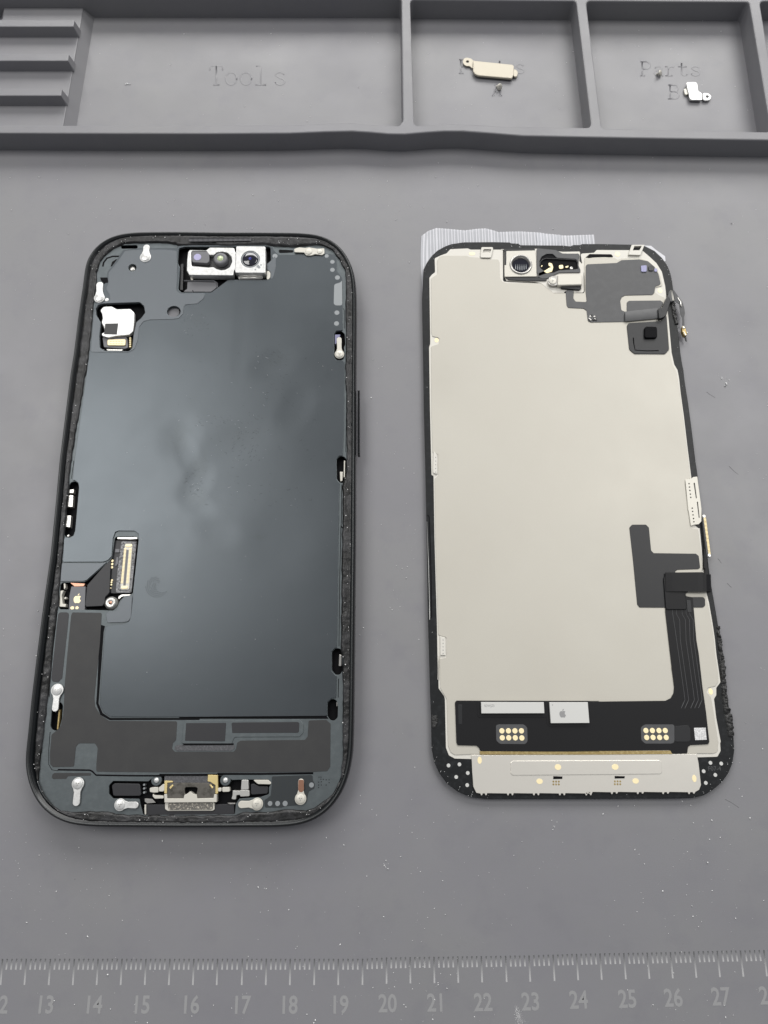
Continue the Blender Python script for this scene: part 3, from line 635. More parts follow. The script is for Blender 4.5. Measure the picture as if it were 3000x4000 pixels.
MB().slab(L('b', [(1297, 1140), (1350, 1140), (1345, 1165), (1320, 1170), (1315, 1230), (1297, 1235)], 4.9, 1), 3.5, 4.9, bev=.05).build('printed_tab', M_violet, ph)
# --- middle connector bay
MB().slab(L('E', [(590, 1000), (1010, 520), (1035, 560), (1010, 1150), (930, 1230), (915, 1340), (885, 1400), (570, 1415), (545, 1380)], 4.95, 5), 3.5, 4.95, bev=.08).build('flex_cover', M_pad, ph)
ab = MB(); ab.slab(L('E', [(285, 1030), (555, 1030), (540, 1480), (235, 1480), (250, 1200)], 4.85, 2), 3.5, 4.85, bev=.06); o = ab.build('emblem_block', M_gray, ph)
# fruit emblem, moulded like the print
APP = [(0, .62), (.1, .66), (.22, .68), (.34, .64), (.44, .55), (.36, .48), (.31, .36), (.32, .24), (.38, .14), (.47, .08), (.42, -.06), (.34, -.18), (.25, -.26), (.16, -.27), (.07, -.23), (0, -.22), (-.08, -.24), (-.17, -.27), (-.27, -.24), (-.37, -.12), (-.44, .04), (-.47, .2), (-.46, .36), (-.4, .52), (-.3, .62), (-.18, .66), (-.08, .64)]
LEAF = [(0, .7), (.02, .82), (.1, .93), (.22, .98), (.2, .86), (.12, .75)]
def emblem(view, c, hpx, z, m, parent, name='emblem'):
    mb = MB(); c0 = P(view, c, z); s_ = scl(view, c, z) * hpx / 1.25
    for sh_ in (APP, LEAF): mb.slab([Vector((c0.x + x * s_, c0.y + (y - .35) * s_)) for x, y in sh_], z, z + .03, bev=0)
    return mb.build(name, m, parent)
emblem('E', (402, 1255), 185, 4.85, M_pale, o)
mb = MB(); mb.slab(L('E', [(270, 1420), (300, 1405), (340, 1415), (335, 1460), (290, 1468), (265, 1450)], 4.9, 2), 4.85, 4.9, bev=0); mb.slab(L('E', [(370, 1415), (400, 1400), (430, 1430), (410, 1460), (370, 1462), (362, 1440)], 4.9, 2), 4.85, 4.9, bev=0); mb.each('solder_pad', M_pale, o)
MB().slab(L('E', [(255, 955), (550, 975), (520, 1025), (350, 1030)], 4.9, 2), 3.5, 4.9, bev=.05).build('flex_edge', M_copper, ph)
mb = MB(); mb.slab(L('E', [(75, 1110), (140, 1100), (100, 1200), (120, 1360), (185, 1360), (175, 1420), (55, 1415)], 4.8, 2), 3.5, 4.8, bev=.1); mb.slab(L('E', [(140, 970), (170, 970), (175, 1050), (145, 1090)], 4.8, 1), 3.5, 4.8, bev=.05)
mb.slab(C('E', (170, 1250), 22, 4.6, 12), 3.5, 4.6, bev=.1); mb.each('side_bracket', M_cream, ph)
MB().slab(L('E', [(1110, 150), (1540, 150), (1440, 1160), (1030, 1160), (1060, 500)], 4.4, 4), 3.5, 4.4, bev=.05).build('circuit_board', M_pad, ph)
MB().slab(L('E', [(1240, 160), (1530, 180), (1430, 1150), (1130, 1150), (1150, 850)], 4.62, 5), 4.4, 4.62, holes=[L('E', [(1300, 215), (1455, 215), (1385, 1080), (1222, 1080)], 4.62, 3)], bev=.06).build('conductive_gasket', M_fabric, ph)
co = MB(); co.slab(L('E', [(1305, 215), (1455, 215), (1385, 1090), (1215, 1090)], 4.85, 4), 4.3, 4.85, bev=.05)
for k in range(26):
    f_ = k / 25
    for x0, x1 in ((1312, 1248), (1412, 1352)):
        x = x0 + (x1 - x0) * f_; y = 310 + (960 - 310) * f_
        co.slab(L('E', [(x - 22, y - 8), (x + 22, y - 8), (x + 22, y + 8), (x - 22, y + 8)], 4.95, 0), 4.85, 4.95, mi=1, bev=.02)
co.slab(L('E', [(1335, 330), (1380, 330), (1320, 1010), (1275, 1010)], 4.88, 2), 4.85, 4.88, mi=2, bev=0)
for y, x in ((245, 1380), (1045, 1300)): co.slab(L('E', [(x - 60, y - 25), (x + 60, y - 25), (x + 55, y + 25), (x - 65, y + 25)], 4.98, 4), 4.85, 4.98, mi=1, bev=.03)
co.build('display_connector', [M_cream, M_pale, M_gray], ph)
mb = MB()
for p, r in (((1065, 540), 26), ((1060, 603), 26), ((1058, 665), 24), ((1058, 910), 20), ((1048, 950), 20), ((1045, 995), 20), ((1035, 1060), 14)): mb.slab(C('E', p, r, 4.6, 12), 4.4, 4.6, bev=.08)
mb.each('solder_bead', M_pale, ph)
mb = MB(); mb.slab(L('E', [(1125, 315), (1205, 315), (1200, 380), (1120, 380)], 4.7, 1), 4.4, 4.7, bev=.04); mb.slab(L('E', [(1145, 470), (1185, 475), (1180, 590), (1130, 650), (1120, 620)], 4.6, 2), 4.4, 4.6, bev=.04); mb.each('small_component', M_gray, ph)
MB().slab(L('E', [(1150, 92), (1530, 85), (1550, 125), (1410, 135), (1160, 128)], 5.0, 4), 4.0, 5.0, bev=.12).build('bay_lip', M_steel, ph)
MB().slab(L('E', [(1180, 1215), (1240, 1180), (1425, 1180), (1400, 1205), (1250, 1225), (1195, 1275), (1175, 1260)], 5.05, 5), 4.2, 5.05, bev=.1).each('ground_spring', M_steel, ph)
q = P('E', (1030, 1340), 5.4); s_ = scl('E', (1030, 1340), 5.4)
sc_ = MB().lathe((q.x, q.y, 4.0), [(125 * s_, 0), (125 * s_, .9), (100 * s_, 1.1), (98 * s_, 1.4), (88 * s_, 1.5), (42 * s_, 1.5), (38 * s_, 1.42)], n=28)
sc_.lathe((q.x, q.y, 5.3), [(36 * s_, 0), (36 * s_, .14), (.001, .16)], mi=1, n=14); sc_.build('screw', [M_steel, M_copper], ph)
# --- charging port bay
MB().slab(L('v', [(45, 245), (75, 220), (350, 225), (362, 345), (345, 358), (60, 358)], 4.75, 5), 3.5, 4.75, bev=.12).build('microphone_block', M_pad, ph)
mb = MB()
for yy in (238, 278, 322): mb.slab(C('v', (393, yy), 12, 4.7, 10), 3.5, 4.7, bev=.1)
mb.each('contact_dot', M_dot, ph)
for p in ((527, 188), (1273, 187)):
    mb = MB(); mb.slab(C('v', p, 58, 4.9, 24), 3.5, 4.9, bev=.12); o = mb.build('screw_boss', M_flange, ph)
    q = P('v', p, 5.1); s_ = scl('v', p, 5); MB().lathe((q.x, q.y, 4.9), [(28 * s_, 0), (28 * s_, .2), (20 * s_, .35), (.001, .38)]).build('screw', M_white, o)
MB().slab(L('v', [(615, 140), (1185, 140), (1190, 215), (610, 215)], 4.9, 2), 3.5, 4.9, bev=.05).build('mesh_tape', M_mesh, ph)
mb = MB(); mb.slab(L('v', [(1085, 128), (1190, 132), (1192, 330), (1165, 335), (1165, 240), (1110, 205), (1080, 200)], 5.1, 2), 4.2, 5.1, bev=.05); mb.slab(L('v', [(615, 192), (705, 195), (705, 210), (645, 215), (640, 330), (612, 330)], 5.1, 2), 4.2, 5.1, bev=.05)
for pts in ([(665, 265), (700, 232), (712, 245), (680, 285)], [(1100, 235), (1115, 232), (1145, 268), (1130, 280)]): mb.slab(L('v', pts, 5.05, 3), 4.8, 5.1, bev=.04)
mb.each('gold_bracket', M_gold, ph)
MB().slab(L('v', [(645, 215), (1165, 215), (1160, 395), (645, 400)], 4.95, 3), 3.8, 4.95, holes=[L('v', [(830, 262), (980, 262), (960, 335), (930, 338), (890, 310), (850, 338), (835, 330)], 4.95, 5)], bev=.05).build('port_housing', mat('dark_steel', (.16, .15, .135), .35, metal=.8, bump=[(1, .02)], var=[(.6, (.08, .075, .065), .45, .65)]), ph)
MB().slab(L('v', [(610, 340), (640, 335), (645, 385), (820, 385), (830, 345), (855, 338), (890, 308), (930, 338), (962, 342), (968, 385), (1145, 380), (1150, 340), (1180, 340), (1178, 425), (615, 430)], 5.25, 2), 3.8, 5.25, bev=.08).build('port_bracket', M_cream, ph)
MB().slab(L('v', [(618, 428), (1155, 425), (1155, 508), (1130, 518), (650, 520), (620, 500)], 4.8, 5), 3.8, 4.8, bev=.08).build('port_shell', M_cream, ph)
MB().slab(L('v', [(655, 428), (1138, 428), (1135, 498), (1110, 504), (670, 508), (655, 490)], 5.0, 4), 4.6, 5.0, bev=.05).build('foam_gasket', M_foam, ph)
MB().slab(L('v', [(410, 450), (615, 450), (620, 500), (1150, 520), (1160, 450), (1365, 445), (1372, 558), (400, 565)], 4.5, 2), 3.5, 4.5, bev=.08).build('port_base', M_pad, ph)
mb = MB()
for pts in ([(455, 270), (500, 262), (545, 262), (550, 320), (500, 322), (455, 315)], [(490, 330), (505, 350), (605, 355), (608, 385), (510, 388), (485, 360)], [(550, 270), (615, 215), (620, 290), (600, 310), (555, 310)], [(1190, 270), (1230, 268), (1230, 310), (1190, 310)], [(1237, 262), (1318, 262), (1320, 312), (1240, 315)]):
    mb.slab(L('v', pts, 5.0, 3), 3.8, 5.0, bev=.08)
mb.each('port_contact', M_cream, ph)
mb = MB()
for pts in ([(1448, 182), (1520, 182), (1525, 290), (1440, 290)], [(1352, 295), (1385, 300), (1432, 300), (1435, 292), (1530, 295), (1535, 360), (1435, 365), (1430, 345), (1390, 350), (1388, 398), (1335, 392), (1350, 350)]):
    mb.slab(L('v', pts, 5.0, 3), 3.8, 5.0, bev=.08)
mb.each('antenna_contact', M_steel, ph)
MB().slab(L('h', [(640, 655), (770, 655), (796, 680), (790, 695), (680, 692), (655, 672)], 5.05, 4), 4.0, 5.05, bev=.08).each('side_contact', M_cream, ph)
MB().slab(L('h', [(618, 690), (650, 690), (690, 712), (770, 712), (765, 775), (620, 785)], 4.6, 4), 3.5, 4.6, bev=.1).build('antenna_block', M_pad, ph)
MB().slab(L('v', [(400, 450), (415, 455), (415, 555), (402, 562), (398, 500)], 4.9, 1), 3.8, 4.9, bev=.05).each('ground_spring', M_cream, ph)
mb = MB(); mb.slab(L('v', [(400, 385), (480, 390), (520, 430), (430, 438), (402, 420)], 4.5, 2), 3.8, 4.5, bev=.05); mb.slab(L('v', [(1290, 432), (1380, 432), (1380, 446), (1320, 448)], 4.7, 1), 3.8, 4.7, bev=.05); mb.each('ground_spring', M_dsteel, ph)
# perforated corner dots
mb = MB()
for p in ((1208, 632), (1225, 632), (1225, 650), (1245, 652), (1205, 675), (1228, 672), (1270, 655), (1295, 655), (1205, 700), (1228, 700), (1270, 700), (1295, 680), (1205, 722)): mb.slab(C('h', p, 4.5, 5.02, 8), 5.0, 5.02, bev=0)
mb.build('perforation', M_black, ph)
# side button
bt = MB(); a_ = W(1397, 1528, 4.0).xy; b_ = W(1397, 1776, 4.0).xy
bt.slab([a_, a_ + Vector((.55, 0)), b_ + Vector((.55, 0)), b_], 2.2, 4.6, bev=.15, bottom=True); bt.build('side_button', M_frame, ph)
# fine crumbs of glue on the edge
cr = MB()
for _ in range(170):
    k = random.randrange(len(rowsg)); r_ = rowsg[k][random.randrange(0, nb)]; s_ = random.uniform(.04, .13); z = r_[2] + .05
    cr.slab(circ((r_[0] + random.uniform(-.2, .2), r_[1] + random.uniform(-.2, .2)), s_, 5, s_ * random.uniform(.4, 1), random.random() * 3), z - .06, z + random.uniform(.02, .08), bev=0)
o = cr.build('glue_crumbs', M_dust, ph); o['kind'] = 'stuff'

# ================================================================== PROTECTIVE FILM under the screen
fm = thing('protective_film', 'ribbed clear white protective film sticking out under the top of the removed screen', 'film', tuple(W(2000, 950, 0).xy) + (0,))
top = [S1('i', p) for p in ((128, 195), (200, 142), (290, 112), (400, 120), (600, 138), (720, 122), (820, 115), (900, 135), (960, 155), (1200, 150), (1400, 160), (1500, 180), (1640, 190))] + [S1('j', p) for p in ((100, 70), (280, 95), (400, 95), (520, 88), (642, 84))]
tw = [W(u, v, .3).xy for u, v in top]; tw = resample(tw, 260, False); yb0 = W(2000, 1010, .3).y
fl = MB(); pitch = .84
wl = [W(*S1('i', p), .3).xy for p in ((128, 195), (122, 300), (120, 500), (130, 700), (142, 880))]
for i, t_ in enumerate(tw):
    xx = t_.x; ph_ = (xx / pitch) % 1.0; dz = .12 * math.exp(-((ph_ - .5) / .16) ** 2)
    yb1 = yb0 if xx > W(1700, 1000, .3).x else W(1655, 1150, .3).y + (yb0 - W(1655, 1150, .3).y) * max(0, (xx - wl[-1].x) / 3.0)
    yb1 = min(yb1, yb0)
    for kk in range(9):
        f_ = kk / 8; yy = t_.y + (yb1 - t_.y) * f_
        xo = 0
        if xx < wl[0].x + 1.5:
            for (a, b) in zip(wl, wl[1:]):
                if b.y <= yy <= a.y: xo = (a.x + (b.x - a.x) * (a.y - yy) / max(a.y - b.y, 1e-6) - wl[0].x)
        wv = .12 + .25 * (1 - f_) * (.5 + noise.noise(Vector((xx * .12, yy * .12, 2))))
        fl.v.append((xx + xo, yy, (dz + wv) * (1 if yy > W(2000, 962, 0).y else .5)))
for i in range(len(tw) - 1):
    p_ = ((tw[i].x + tw[i + 1].x) / 2 / pitch) % 1.0; mi = 1 if abs(p_ - .5) < .16 else 0
    for kk in range(8):
        a = i * 9 + kk; fl.f.append((a, a + 1, a + 10, a + 9)); fl.m.append(mi); fl.sm.append(True)
fl.build('film_sheet', [M_film, M_filmw], fm)
f2 = MB(); f2.slab(LM([('j', [(1095, 185), (1170, 188), (1215, 225), (1300, 285), (1305, 330), (1260, 350), (1150, 250)])], .35, 2), .05, .3, bev=.05); f2.build('film_corner', M_filmw, fm)

def smudge(m, spots, b, dark, sc=1.2):
    nt = m.node_tree; bs = nt.nodes['Principled BSDF']; src = bs.inputs['Base Color'].links[0].from_socket; tc = nt.nodes.new('ShaderNodeTexCoord')
    n = nt.nodes.new('ShaderNodeTexNoise'); n.inputs['Scale'].default_value = sc * 1000; n.inputs['Detail'].default_value = 4; nt.links.new(tc.outputs['Object'], n.inputs['Vector'])
    tot = None
    for (view, p, rx, ry, k) in spots:
        q = P(view, p, ZS); mp = nt.nodes.new('ShaderNodeMapping'); mp.vector_type = 'POINT'; s1, s2 = 1 / (rx * MM), 1 / (ry * MM)
        mp.inputs['Scale'].default_value = (s1, s2, 1); mp.inputs['Location'].default_value = (-(q.x - b[0]) * MM * s1, -(q.y - b[1]) * MM * s2, 0)
        nt.links.new(tc.outputs['Object'], mp.inputs['Vector']); ln2 = nt.nodes.new('ShaderNodeVectorMath'); ln2.operation = 'LENGTH'; nt.links.new(mp.outputs[0], ln2.inputs[0])
        ad = nt.nodes.new('ShaderNodeMath'); ad.operation = 'MULTIPLY_ADD'; ad.inputs[1].default_value = 1.1; nt.links.new(n.outputs['Fac'], ad.inputs[0]); nt.links.new(ln2.outputs['Value'], ad.inputs[2])
        rp = nt.nodes.new('ShaderNodeMapRange'); rp.interpolation_type = 'SMOOTHSTEP'; rp.inputs['From Min'].default_value = .5; rp.inputs['From Max'].default_value = 1.6; rp.inputs['To Min'].default_value = k; rp.inputs['To Max'].default_value = 0
        nt.links.new(ad.outputs[0], rp.inputs['Value'])
        if tot: mx = nt.nodes.new('ShaderNodeMath'); mx.operation = 'MAXIMUM'; nt.links.new(tot, mx.inputs[0]); nt.links.new(rp.outputs[0], mx.inputs[1]); tot = mx.outputs[0]
        else: tot = rp.outputs[0]
    fn = nt.nodes.new('ShaderNodeTexNoise'); fn.inputs['Scale'].default_value = 3200; fn.inputs['Detail'].default_value = 3
    fm_ = nt.nodes.new('ShaderNodeMapping'); fm_.inputs['Scale'].default_value = (.5, 1.6, 1); fm_.inputs['Rotation'].default_value = (0, 0, .5)
    nt.links.new(tc.outputs['Object'], fm_.inputs['Vector']); nt.links.new(fm_.outputs[0], fn.inputs['Vector'])
    fr_ = nt.nodes.new('ShaderNodeMapRange'); fr_.inputs['From Min'].default_value = .42; fr_.inputs['From Max'].default_value = .62; fr_.inputs['To Min'].default_value = .35; fr_.inputs['To Max'].default_value = 1.0
    nt.links.new(fn.outputs['Fac'], fr_.inputs['Value']); mm_ = nt.nodes.new('ShaderNodeMath'); mm_.operation = 'MULTIPLY'; nt.links.new(tot, mm_.inputs[0]); nt.links.new(fr_.outputs[0], mm_.inputs[1]); tot = mm_.outputs[0]
    mx = nt.nodes.new('ShaderNodeMix'); mx.data_type = 'RGBA'; nt.links.new(tot, mx.inputs['Factor']); nt.links.new(src, mx.inputs['A']); mx.inputs['B'].default_value = (*dark, 1)
    nt.links.new(mx.outputs['Result'], bs.inputs['Base Color'])
smudge(M_shield, [('D', (603, 775), 5, 3.5, .45), ('D', (385, 945), 3.5, 6, .5), ('D', (432, 1010), 3, 5, .5), ('D', (425, 1075), 3.5, 4, .45), ('D', (515, 935), 5, 5, .2), ('D', (425, 690), 4, 3, .25), ('D', (640, 905), 4, 5, .2), ('D', (560, 1160), 3, 1, .4), ('D', (335, 1260), 3.2, 3.6, .3), ('D', (300, 720), 6, 4, .2), ('D', (520, 940), 9, 5, .3), ('D', (470, 1180), 8, 6, .15)], tuple(ph.location / MM), (.06, .067, .07))

def dents(m, spots, b):
    nt = m.node_tree; bs = nt.nodes['Principled BSDF']; src = bs.inputs['Normal'].links[0].from_socket; tc = nt.nodes.new('ShaderNodeTexCoord')
    for (view, p, rx, ry, rot, h) in spots:
        q = P(view, p, ZS); c_ = (-(q.x - b[0]) * MM, -(q.y - b[1]) * MM, 0)
        m1 = nt.nodes.new('ShaderNodeMapping'); m1.inputs['Location'].default_value = c_; m2 = nt.nodes.new('ShaderNodeMapping'); m2.inputs['Rotation'].default_value = (0, 0, rot)
        m3 = nt.nodes.new('ShaderNodeMapping'); m3.inputs['Scale'].default_value = (1 / (rx * MM), 1 / (ry * MM), 1)
        nt.links.new(tc.outputs['Object'], m1.inputs['Vector']); nt.links.new(m1.outputs[0], m2.inputs['Vector']); nt.links.new(m2.outputs[0], m3.inputs['Vector'])
        ln2 = nt.nodes.new('ShaderNodeVectorMath'); ln2.operation = 'LENGTH'; nt.links.new(m3.outputs[0], ln2.inputs[0])
        rp = nt.nodes.new('ShaderNodeMapRange'); rp.interpolation_type = 'SMOOTHERSTEP'; rp.inputs['From Min'].default_value = 0; rp.inputs['From Max'].default_value = 1; rp.inputs['To Min'].default_value = 0; rp.inputs['To Max'].default_value = 1
        nt.links.new(ln2.outputs['Value'], rp.inputs['Value']); bp = nt.nodes.new('ShaderNodeBump'); bp.inputs['Distance'].default_value = h * MM
        nt.links.new(rp.outputs[0], bp.inputs['Height']); nt.links.new(src, bp.inputs['Normal']); src = bp.outputs[0]
    nt.links.new(src, bs.inputs['Normal'])
dents(M_shield, [('D', (388, 945), 7, 9, .3, 0.124), ('D', (405, 985), 4, 9, -.4, 0.062), ('D', (590, 785), 9, 6, -.5, 0.099), ('D', (425, 1040), 5, 8, .5, 0.099), ('D', (418, 1085), 8, 4, .6, 0.062), ('D', (500, 960), 15, 8, -.4, 0.087), ('D', (640, 880), 6, 10, .5, 0.074), ('D', (522, 700), 3, 26, .02, 0.012), ('D', (430, 720), 12, 9, .2, 0.043), ('D', (600, 1170), 12, 14, 0, 0.074), ('D', (470, 1150), 8, 5, .3, 0.062), ('D', (350, 1180), 10, 12, .3, 0.062)], tuple(ph.location / MM))

# ================================================================== REMOVED SCREEN (right)
ZG, ZM, ZQ = 1.5, 1.65, 1.82
ds = thing('screen_assembly', 'removed phone screen lying face down, cream metal back plate and black flex cables', 'phone screen', tuple(W(2210, 2000, 0).xy) + (0,))
bz = LM([('i', [(135, 880), (150, 560), (190, 480), (240, 410), (300, 355), (380, 310), (450, 285), (580, 265), (900, 263), (1085, 266), (1092, 275), (1180, 280), (1195, 296), (1659, 300)]),
         ('w', [(1240, 90), (1280, 68), (1400, 68), (1420, 52)]), ('j', [(700, 172), (1000, 178), (1110, 190), (1200, 235), (1270, 300), (1320, 370), (1345, 430), (1362, 500), (1375, 600)]),
         ('S', [(2640, 1230), (2650, 1300), (2658, 1378)]), ('k', [(455, 330), (470, 400), (480, 500), (520, 750), (560, 1050), (600, 1380), (625, 1550), (662, 1900), (690, 2100)]),
         ('l', [(1150, 800), (1175, 1000), (1205, 1180), (1240, 1380), (1262, 1520)]), ('S', [(2818, 2553), (2830, 2625), (2842, 2727), (2855, 2806), (2866, 2879), (2869, 2929), (2862, 2980), (2845, 3022), (2820, 3056), (2786, 3085), (2752, 3106), (2714, 3116), (2630, 3119), (2350, 3120), (1903, 3121), (1840, 3114), (1789, 3093), (1747, 3062), (1717, 3022), (1696, 2976), (1686, 2921), (1684, 2803), (1679.5, 2677), (1676, 2550), (1672, 2425), (1667, 2097), (1662, 1849), (1656, 1600), (1654, 1447), (1651, 1284)])], ZG, 3)
bz = ccw(bz)
gmb = MB(); gmb.slab(offset(bz, -.15), .35, .9, mi=1, bev=.1, bottom=True); gmb.slab(bz, .9, ZG, mi=0, bev=.12); gmb.build('glass_bezel', [M_bezel, M_edge], ds)
mp = LM([('i', [(213, 650), (240, 615), (275, 590), (270, 440), (330, 410), (400, 385), (440, 340), (630, 332), (660, 345), (1010, 345), (1010, 690)]),
         ('w', [(690, 690), (760, 690), (960, 850), (1480, 850), (1560, 850)]), ('w', [(1460, 560), (1400, 210), (1620, 195)]),
         ('j', [(665, 228), (1085, 230), (1150, 285), (1220, 350), (1270, 430), (1300, 560), (1310, 650), (1330, 850), (1340, 960), (1360, 1180), (1385, 1290), (1415, 1340), (1430, 1422)]),
         ('k', [(440, 650), (475, 900), (510, 1200), (555, 1560), (575, 2060), (630, 2110)]), ('l', [(1060, 450), (1085, 700), (1105, 900), (1130, 1130), (1160, 1250), (1200, 1480), (1225, 1650)]),
         ('p', [(1240, 700), (1270, 900), (1285, 1010), (1240, 1070), (1240, 1150), (1215, 1190), (1240, 1400), (1288, 1650)]), ('o', [(1335, 720), (1340, 790), (1310, 845), (1130, 850)]),
         ('n', [(455, 985), (300, 980), (245, 950), (218, 880), (208, 430), (200, 400), (150, 330), (145, 0)]), ('m', [(222, 2150), (215, 1700), (195, 1000), (188, 520), (172, 515), (168, 345), (160, 0)]), ('i', [(210, 1400), (222, 1365), (222, 1300)])], ZM, 4)
MB().slab(mp, ZG - .2, ZM, bev=.06).build('plate_rim', M_plrim, ds)
pq = LM([('i', [(232, 655), (300, 610), (298, 460), (325, 420), (355, 411), (620, 411), (650, 425), (740, 430), (770, 448), (960, 451), (970, 480), (975, 640), (1000, 690), (1050, 706), (1420, 713), (1560, 818)]),
         ('w', [(985, 850), (1450, 850), (1468, 828), (1462, 300), (1475, 255), (1530, 285)]), ('j', [(680, 290), (830, 300), (860, 318), (895, 306), (1060, 304), (1140, 328), (1218, 398), (1255, 470), (1278, 560), (1210, 575), (1205, 620), (1240, 645), (1295, 670), (1312, 820), (1328, 975), (1346, 1185), (1368, 1295), (1400, 1345), (1415, 1422)]),
         ('k', [(430, 650), (463, 900), (500, 1200), (545, 1575), (495, 1590), (485, 1640), (545, 2090), (570, 2115), (622, 2118)]), ('l', [(1043, 470), (1095, 880), (1080, 912), (1120, 1180), (1150, 1270), (1188, 1480), (1212, 1650)]),
         ('p', [(1225, 700), (1256, 900), (1262, 1000), (1232, 1050), (1150, 1068), (1128, 1110), (1180, 1168), (1205, 1300), (1232, 1480), (1262, 1659)]), ('o', [(1313, 740), (1315, 780), (1300, 803), (1270, 812)]),
         ('n', [(460, 938), (300, 945), (262, 920), (238, 860), (226, 430), (165, 325), (160, 0)]), ('m', [(232, 2150), (228, 1960), (292, 1945), (292, 1790), (226, 1770), (203, 1000), (198, 540), (224, 520), (226, 352), (180, 335), (172, 0)]), ('i', [(232, 1390), (315, 1365), (325, 1300), (245, 1280), (235, 1230)])], ZQ, 4)
slotB = L('j', [(572, 300), (600, 270), (795, 270), (815, 292), (790, 296), (580, 298)], ZQ, 3)
MB().slab(pq, ZM, ZQ, bev=.05).build('back_plate', M_plate, ds)
MB().slab(L('j', [(560, 300), (600, 266), (800, 268), (820, 290), (790, 292), (580, 300)], ZQ + .02, 2), ZM, ZQ + .02, bev=0).build('plate_slot', M_black, ds)
for view, p, rx, ry, z in (('i', (675, 390), 32, 20, ZM), ('i', (292, 1325), 22, 26, ZM), ('j', (858, 268), 22, 24, ZM), ('j', (1252, 605), 20, 22, ZM), ('p', (1178, 1110), 24, 34, ZM)):
    q = P(view, p, z); s_ = scl(view, p, z); MB().slab(circ(q.xy, rx * s_, 16, ry * s_), z, z + .03, bev=.01).build('gold_pad', M_pale, ds)
for p in ((845, 370), ):   # bent tab beside the top strip
    mb = MB(); mb.slab(L('i', [(775, 318), (905, 318), (880, 432), (765, 430)], 2.1, 3), 1.9, 2.1, holes=[L('i', [(800, 340), (885, 340), (868, 378), (790, 378)], 2.1, 2)], bev=.05); mb.build('bent_tab', M_plrim, ds)
mb = MB(); mb.slab(L('j', [(990, 180), (1110, 180), (1070, 275), (960, 272)], 2.2, 2), 1.5, 2.2, holes=[L('j', [(1015, 192), (1085, 190), (1060, 232), (1000, 235)], 2.2, 2)], bev=.05); mb.build('bent_tab', M_plrim, ds)
# bottom flap
tabs = []
for x in (1515, 1270, 1030, 790, 545): tabs += [('n', [(x + 55, 1300), (x + 50, 1318), (x + 40, 1320), (x + 32, 1302), (x + 14, 1302), (x + 8, 1320), (x - 2, 1320), (x - 8, 1303)])]
tabo = []
for x in (1045, 805, 570, 330, 95): tabo += [('o', [(x + 60, 1170), (x + 52, 1186), (x + 42, 1186), (x + 36, 1172), (x + 14, 1172), (x + 8, 1190), (x - 2, 1190), (x - 8, 1173)])]
ZF = 1.95
fp = LM([('n', [(455, 948)]), ('o', [(1118, 818), (1135, 900), (1158, 1105), (1140, 1150)])] + tabo + tabs + [('n', [(500, 1297), (472, 1240), (462, 1100)])], ZF, 0)
MB().slab(fp, ZG, ZF, bev=.05).build('bottom_flap', M_flap, ds)
MB().slab(LM([('n', [(818, 1015), (840, 1000)]), ('o', [(770, 876), (790, 890), (797, 992), (778, 1003)]), ('n', [(840, 1134), (818, 1118)])], ZF + .14, 4), ZF, ZF + .14, bev=.12).build('embossed_panel', M_flap, ds)
for view, p, rx, ry, z in (('n', (530, 995), 20, 32, ZF), ('n', (1255, 1058), 30, 26, ZF + .14), ('n', (1085, 1190), 30, 24, ZF), ('o', (362, 938), 32, 26, ZF + .14), ('o', (552, 1068), 30, 24, ZF), ('o', (1095, 1045), 20, 32, ZF)):
    q = P(view, p, z); s_ = scl(view, p, z); MB().slab(circ(q.xy, rx * s_, 16, ry * s_), z, z + .03, bev=.01).build('gold_pad', M_pale, ds)
for view, pts, cc in (('n', [(1212, 1142), (1297, 1145), (1295, 1168), (1210, 1170)], (1238, 1205)), ('o', [(358, 1022), (452, 1024), (450, 1044), (358, 1046)], (385, 1085))):
    mb = MB(); mb.slab(L(view, pts, ZF + .02, 1), ZF, ZF + .02, bev=0)
    for a in (-25, 0, 25):
        for b in (-13, 13): mb.slab(C(view, (cc[0] + a, cc[1] + b), 9, ZF + .03, 8), ZF, ZF + .03, mi=1, bev=0)
    mb.build('contact_slot', [M_black, M_brass], ds)
# flex board
ZB = 2.05
fbd = LM([('n', [(302, 460), (315, 442), (1659, 446)]), ('o', [(0, 335), (830, 325), (880, 300), (905, 255), (910, 200), (885, 0)]), ('p', [(765, 900), (730, 600), (690, 250)]),
          ('l', [(690, 1300), (672, 1020), (800, 1020), (905, 1150), (912, 1185), (985, 1198), (1003, 1400), (1025, 1659)]), ('p', [(1050, 700), (1088, 1040), (1130, 1340)]),
          ('o', [(1235, 705), (1225, 728), (1060, 736), (1038, 752), (1030, 813), (890, 815), (870, 782), (0, 793)]), ('n', [(1659, 915), (1100, 915), (538, 912), (525, 880), (500, 860), (325, 856), (315, 830)])], ZB, 3)
MB().slab(fbd, ZQ, ZB, bev=.04).build('flex_board', M_board, ds)
MB().slab(LM([('n', [(530, 912), (1100, 915), (1659, 915)]), ('o', [(0, 793), (900, 788), (890, 819)]), ('n', [(1659, 943), (535, 943)])], ZB - .02, 0), ZQ, ZB - .03, bev=.02).build('brass_edge', M_brass, ds)
mb = MB()                                     # embossed traces on the cable
for x0, k in ((760, 0), (800, 1), (862, 1), (905, 2), (945, 2)):
    pts = [('l', (x0, 1200)), ('l', (x0 + 8, 1380)), ('l', (x0 + 18 + 25 * (k > 0), 1440)), ('l', (x0 + 50, 1659)), ('p', (x0 + 85, 800)), ('p', (x0 + 130, 1120)), ('p', (x0 + 140, 1200)), ('p', (x0 + 100, 1290))]
    mb.ridge([P(v_, q, ZB).xy for v_, q in pts], .12, .05, ZB)
mb.slab(L('l', [(918, 1228), (962, 1228), (975, 1358), (930, 1358)], ZB + .08, 2), ZB, ZB + .08, bev=.04, mi=1)
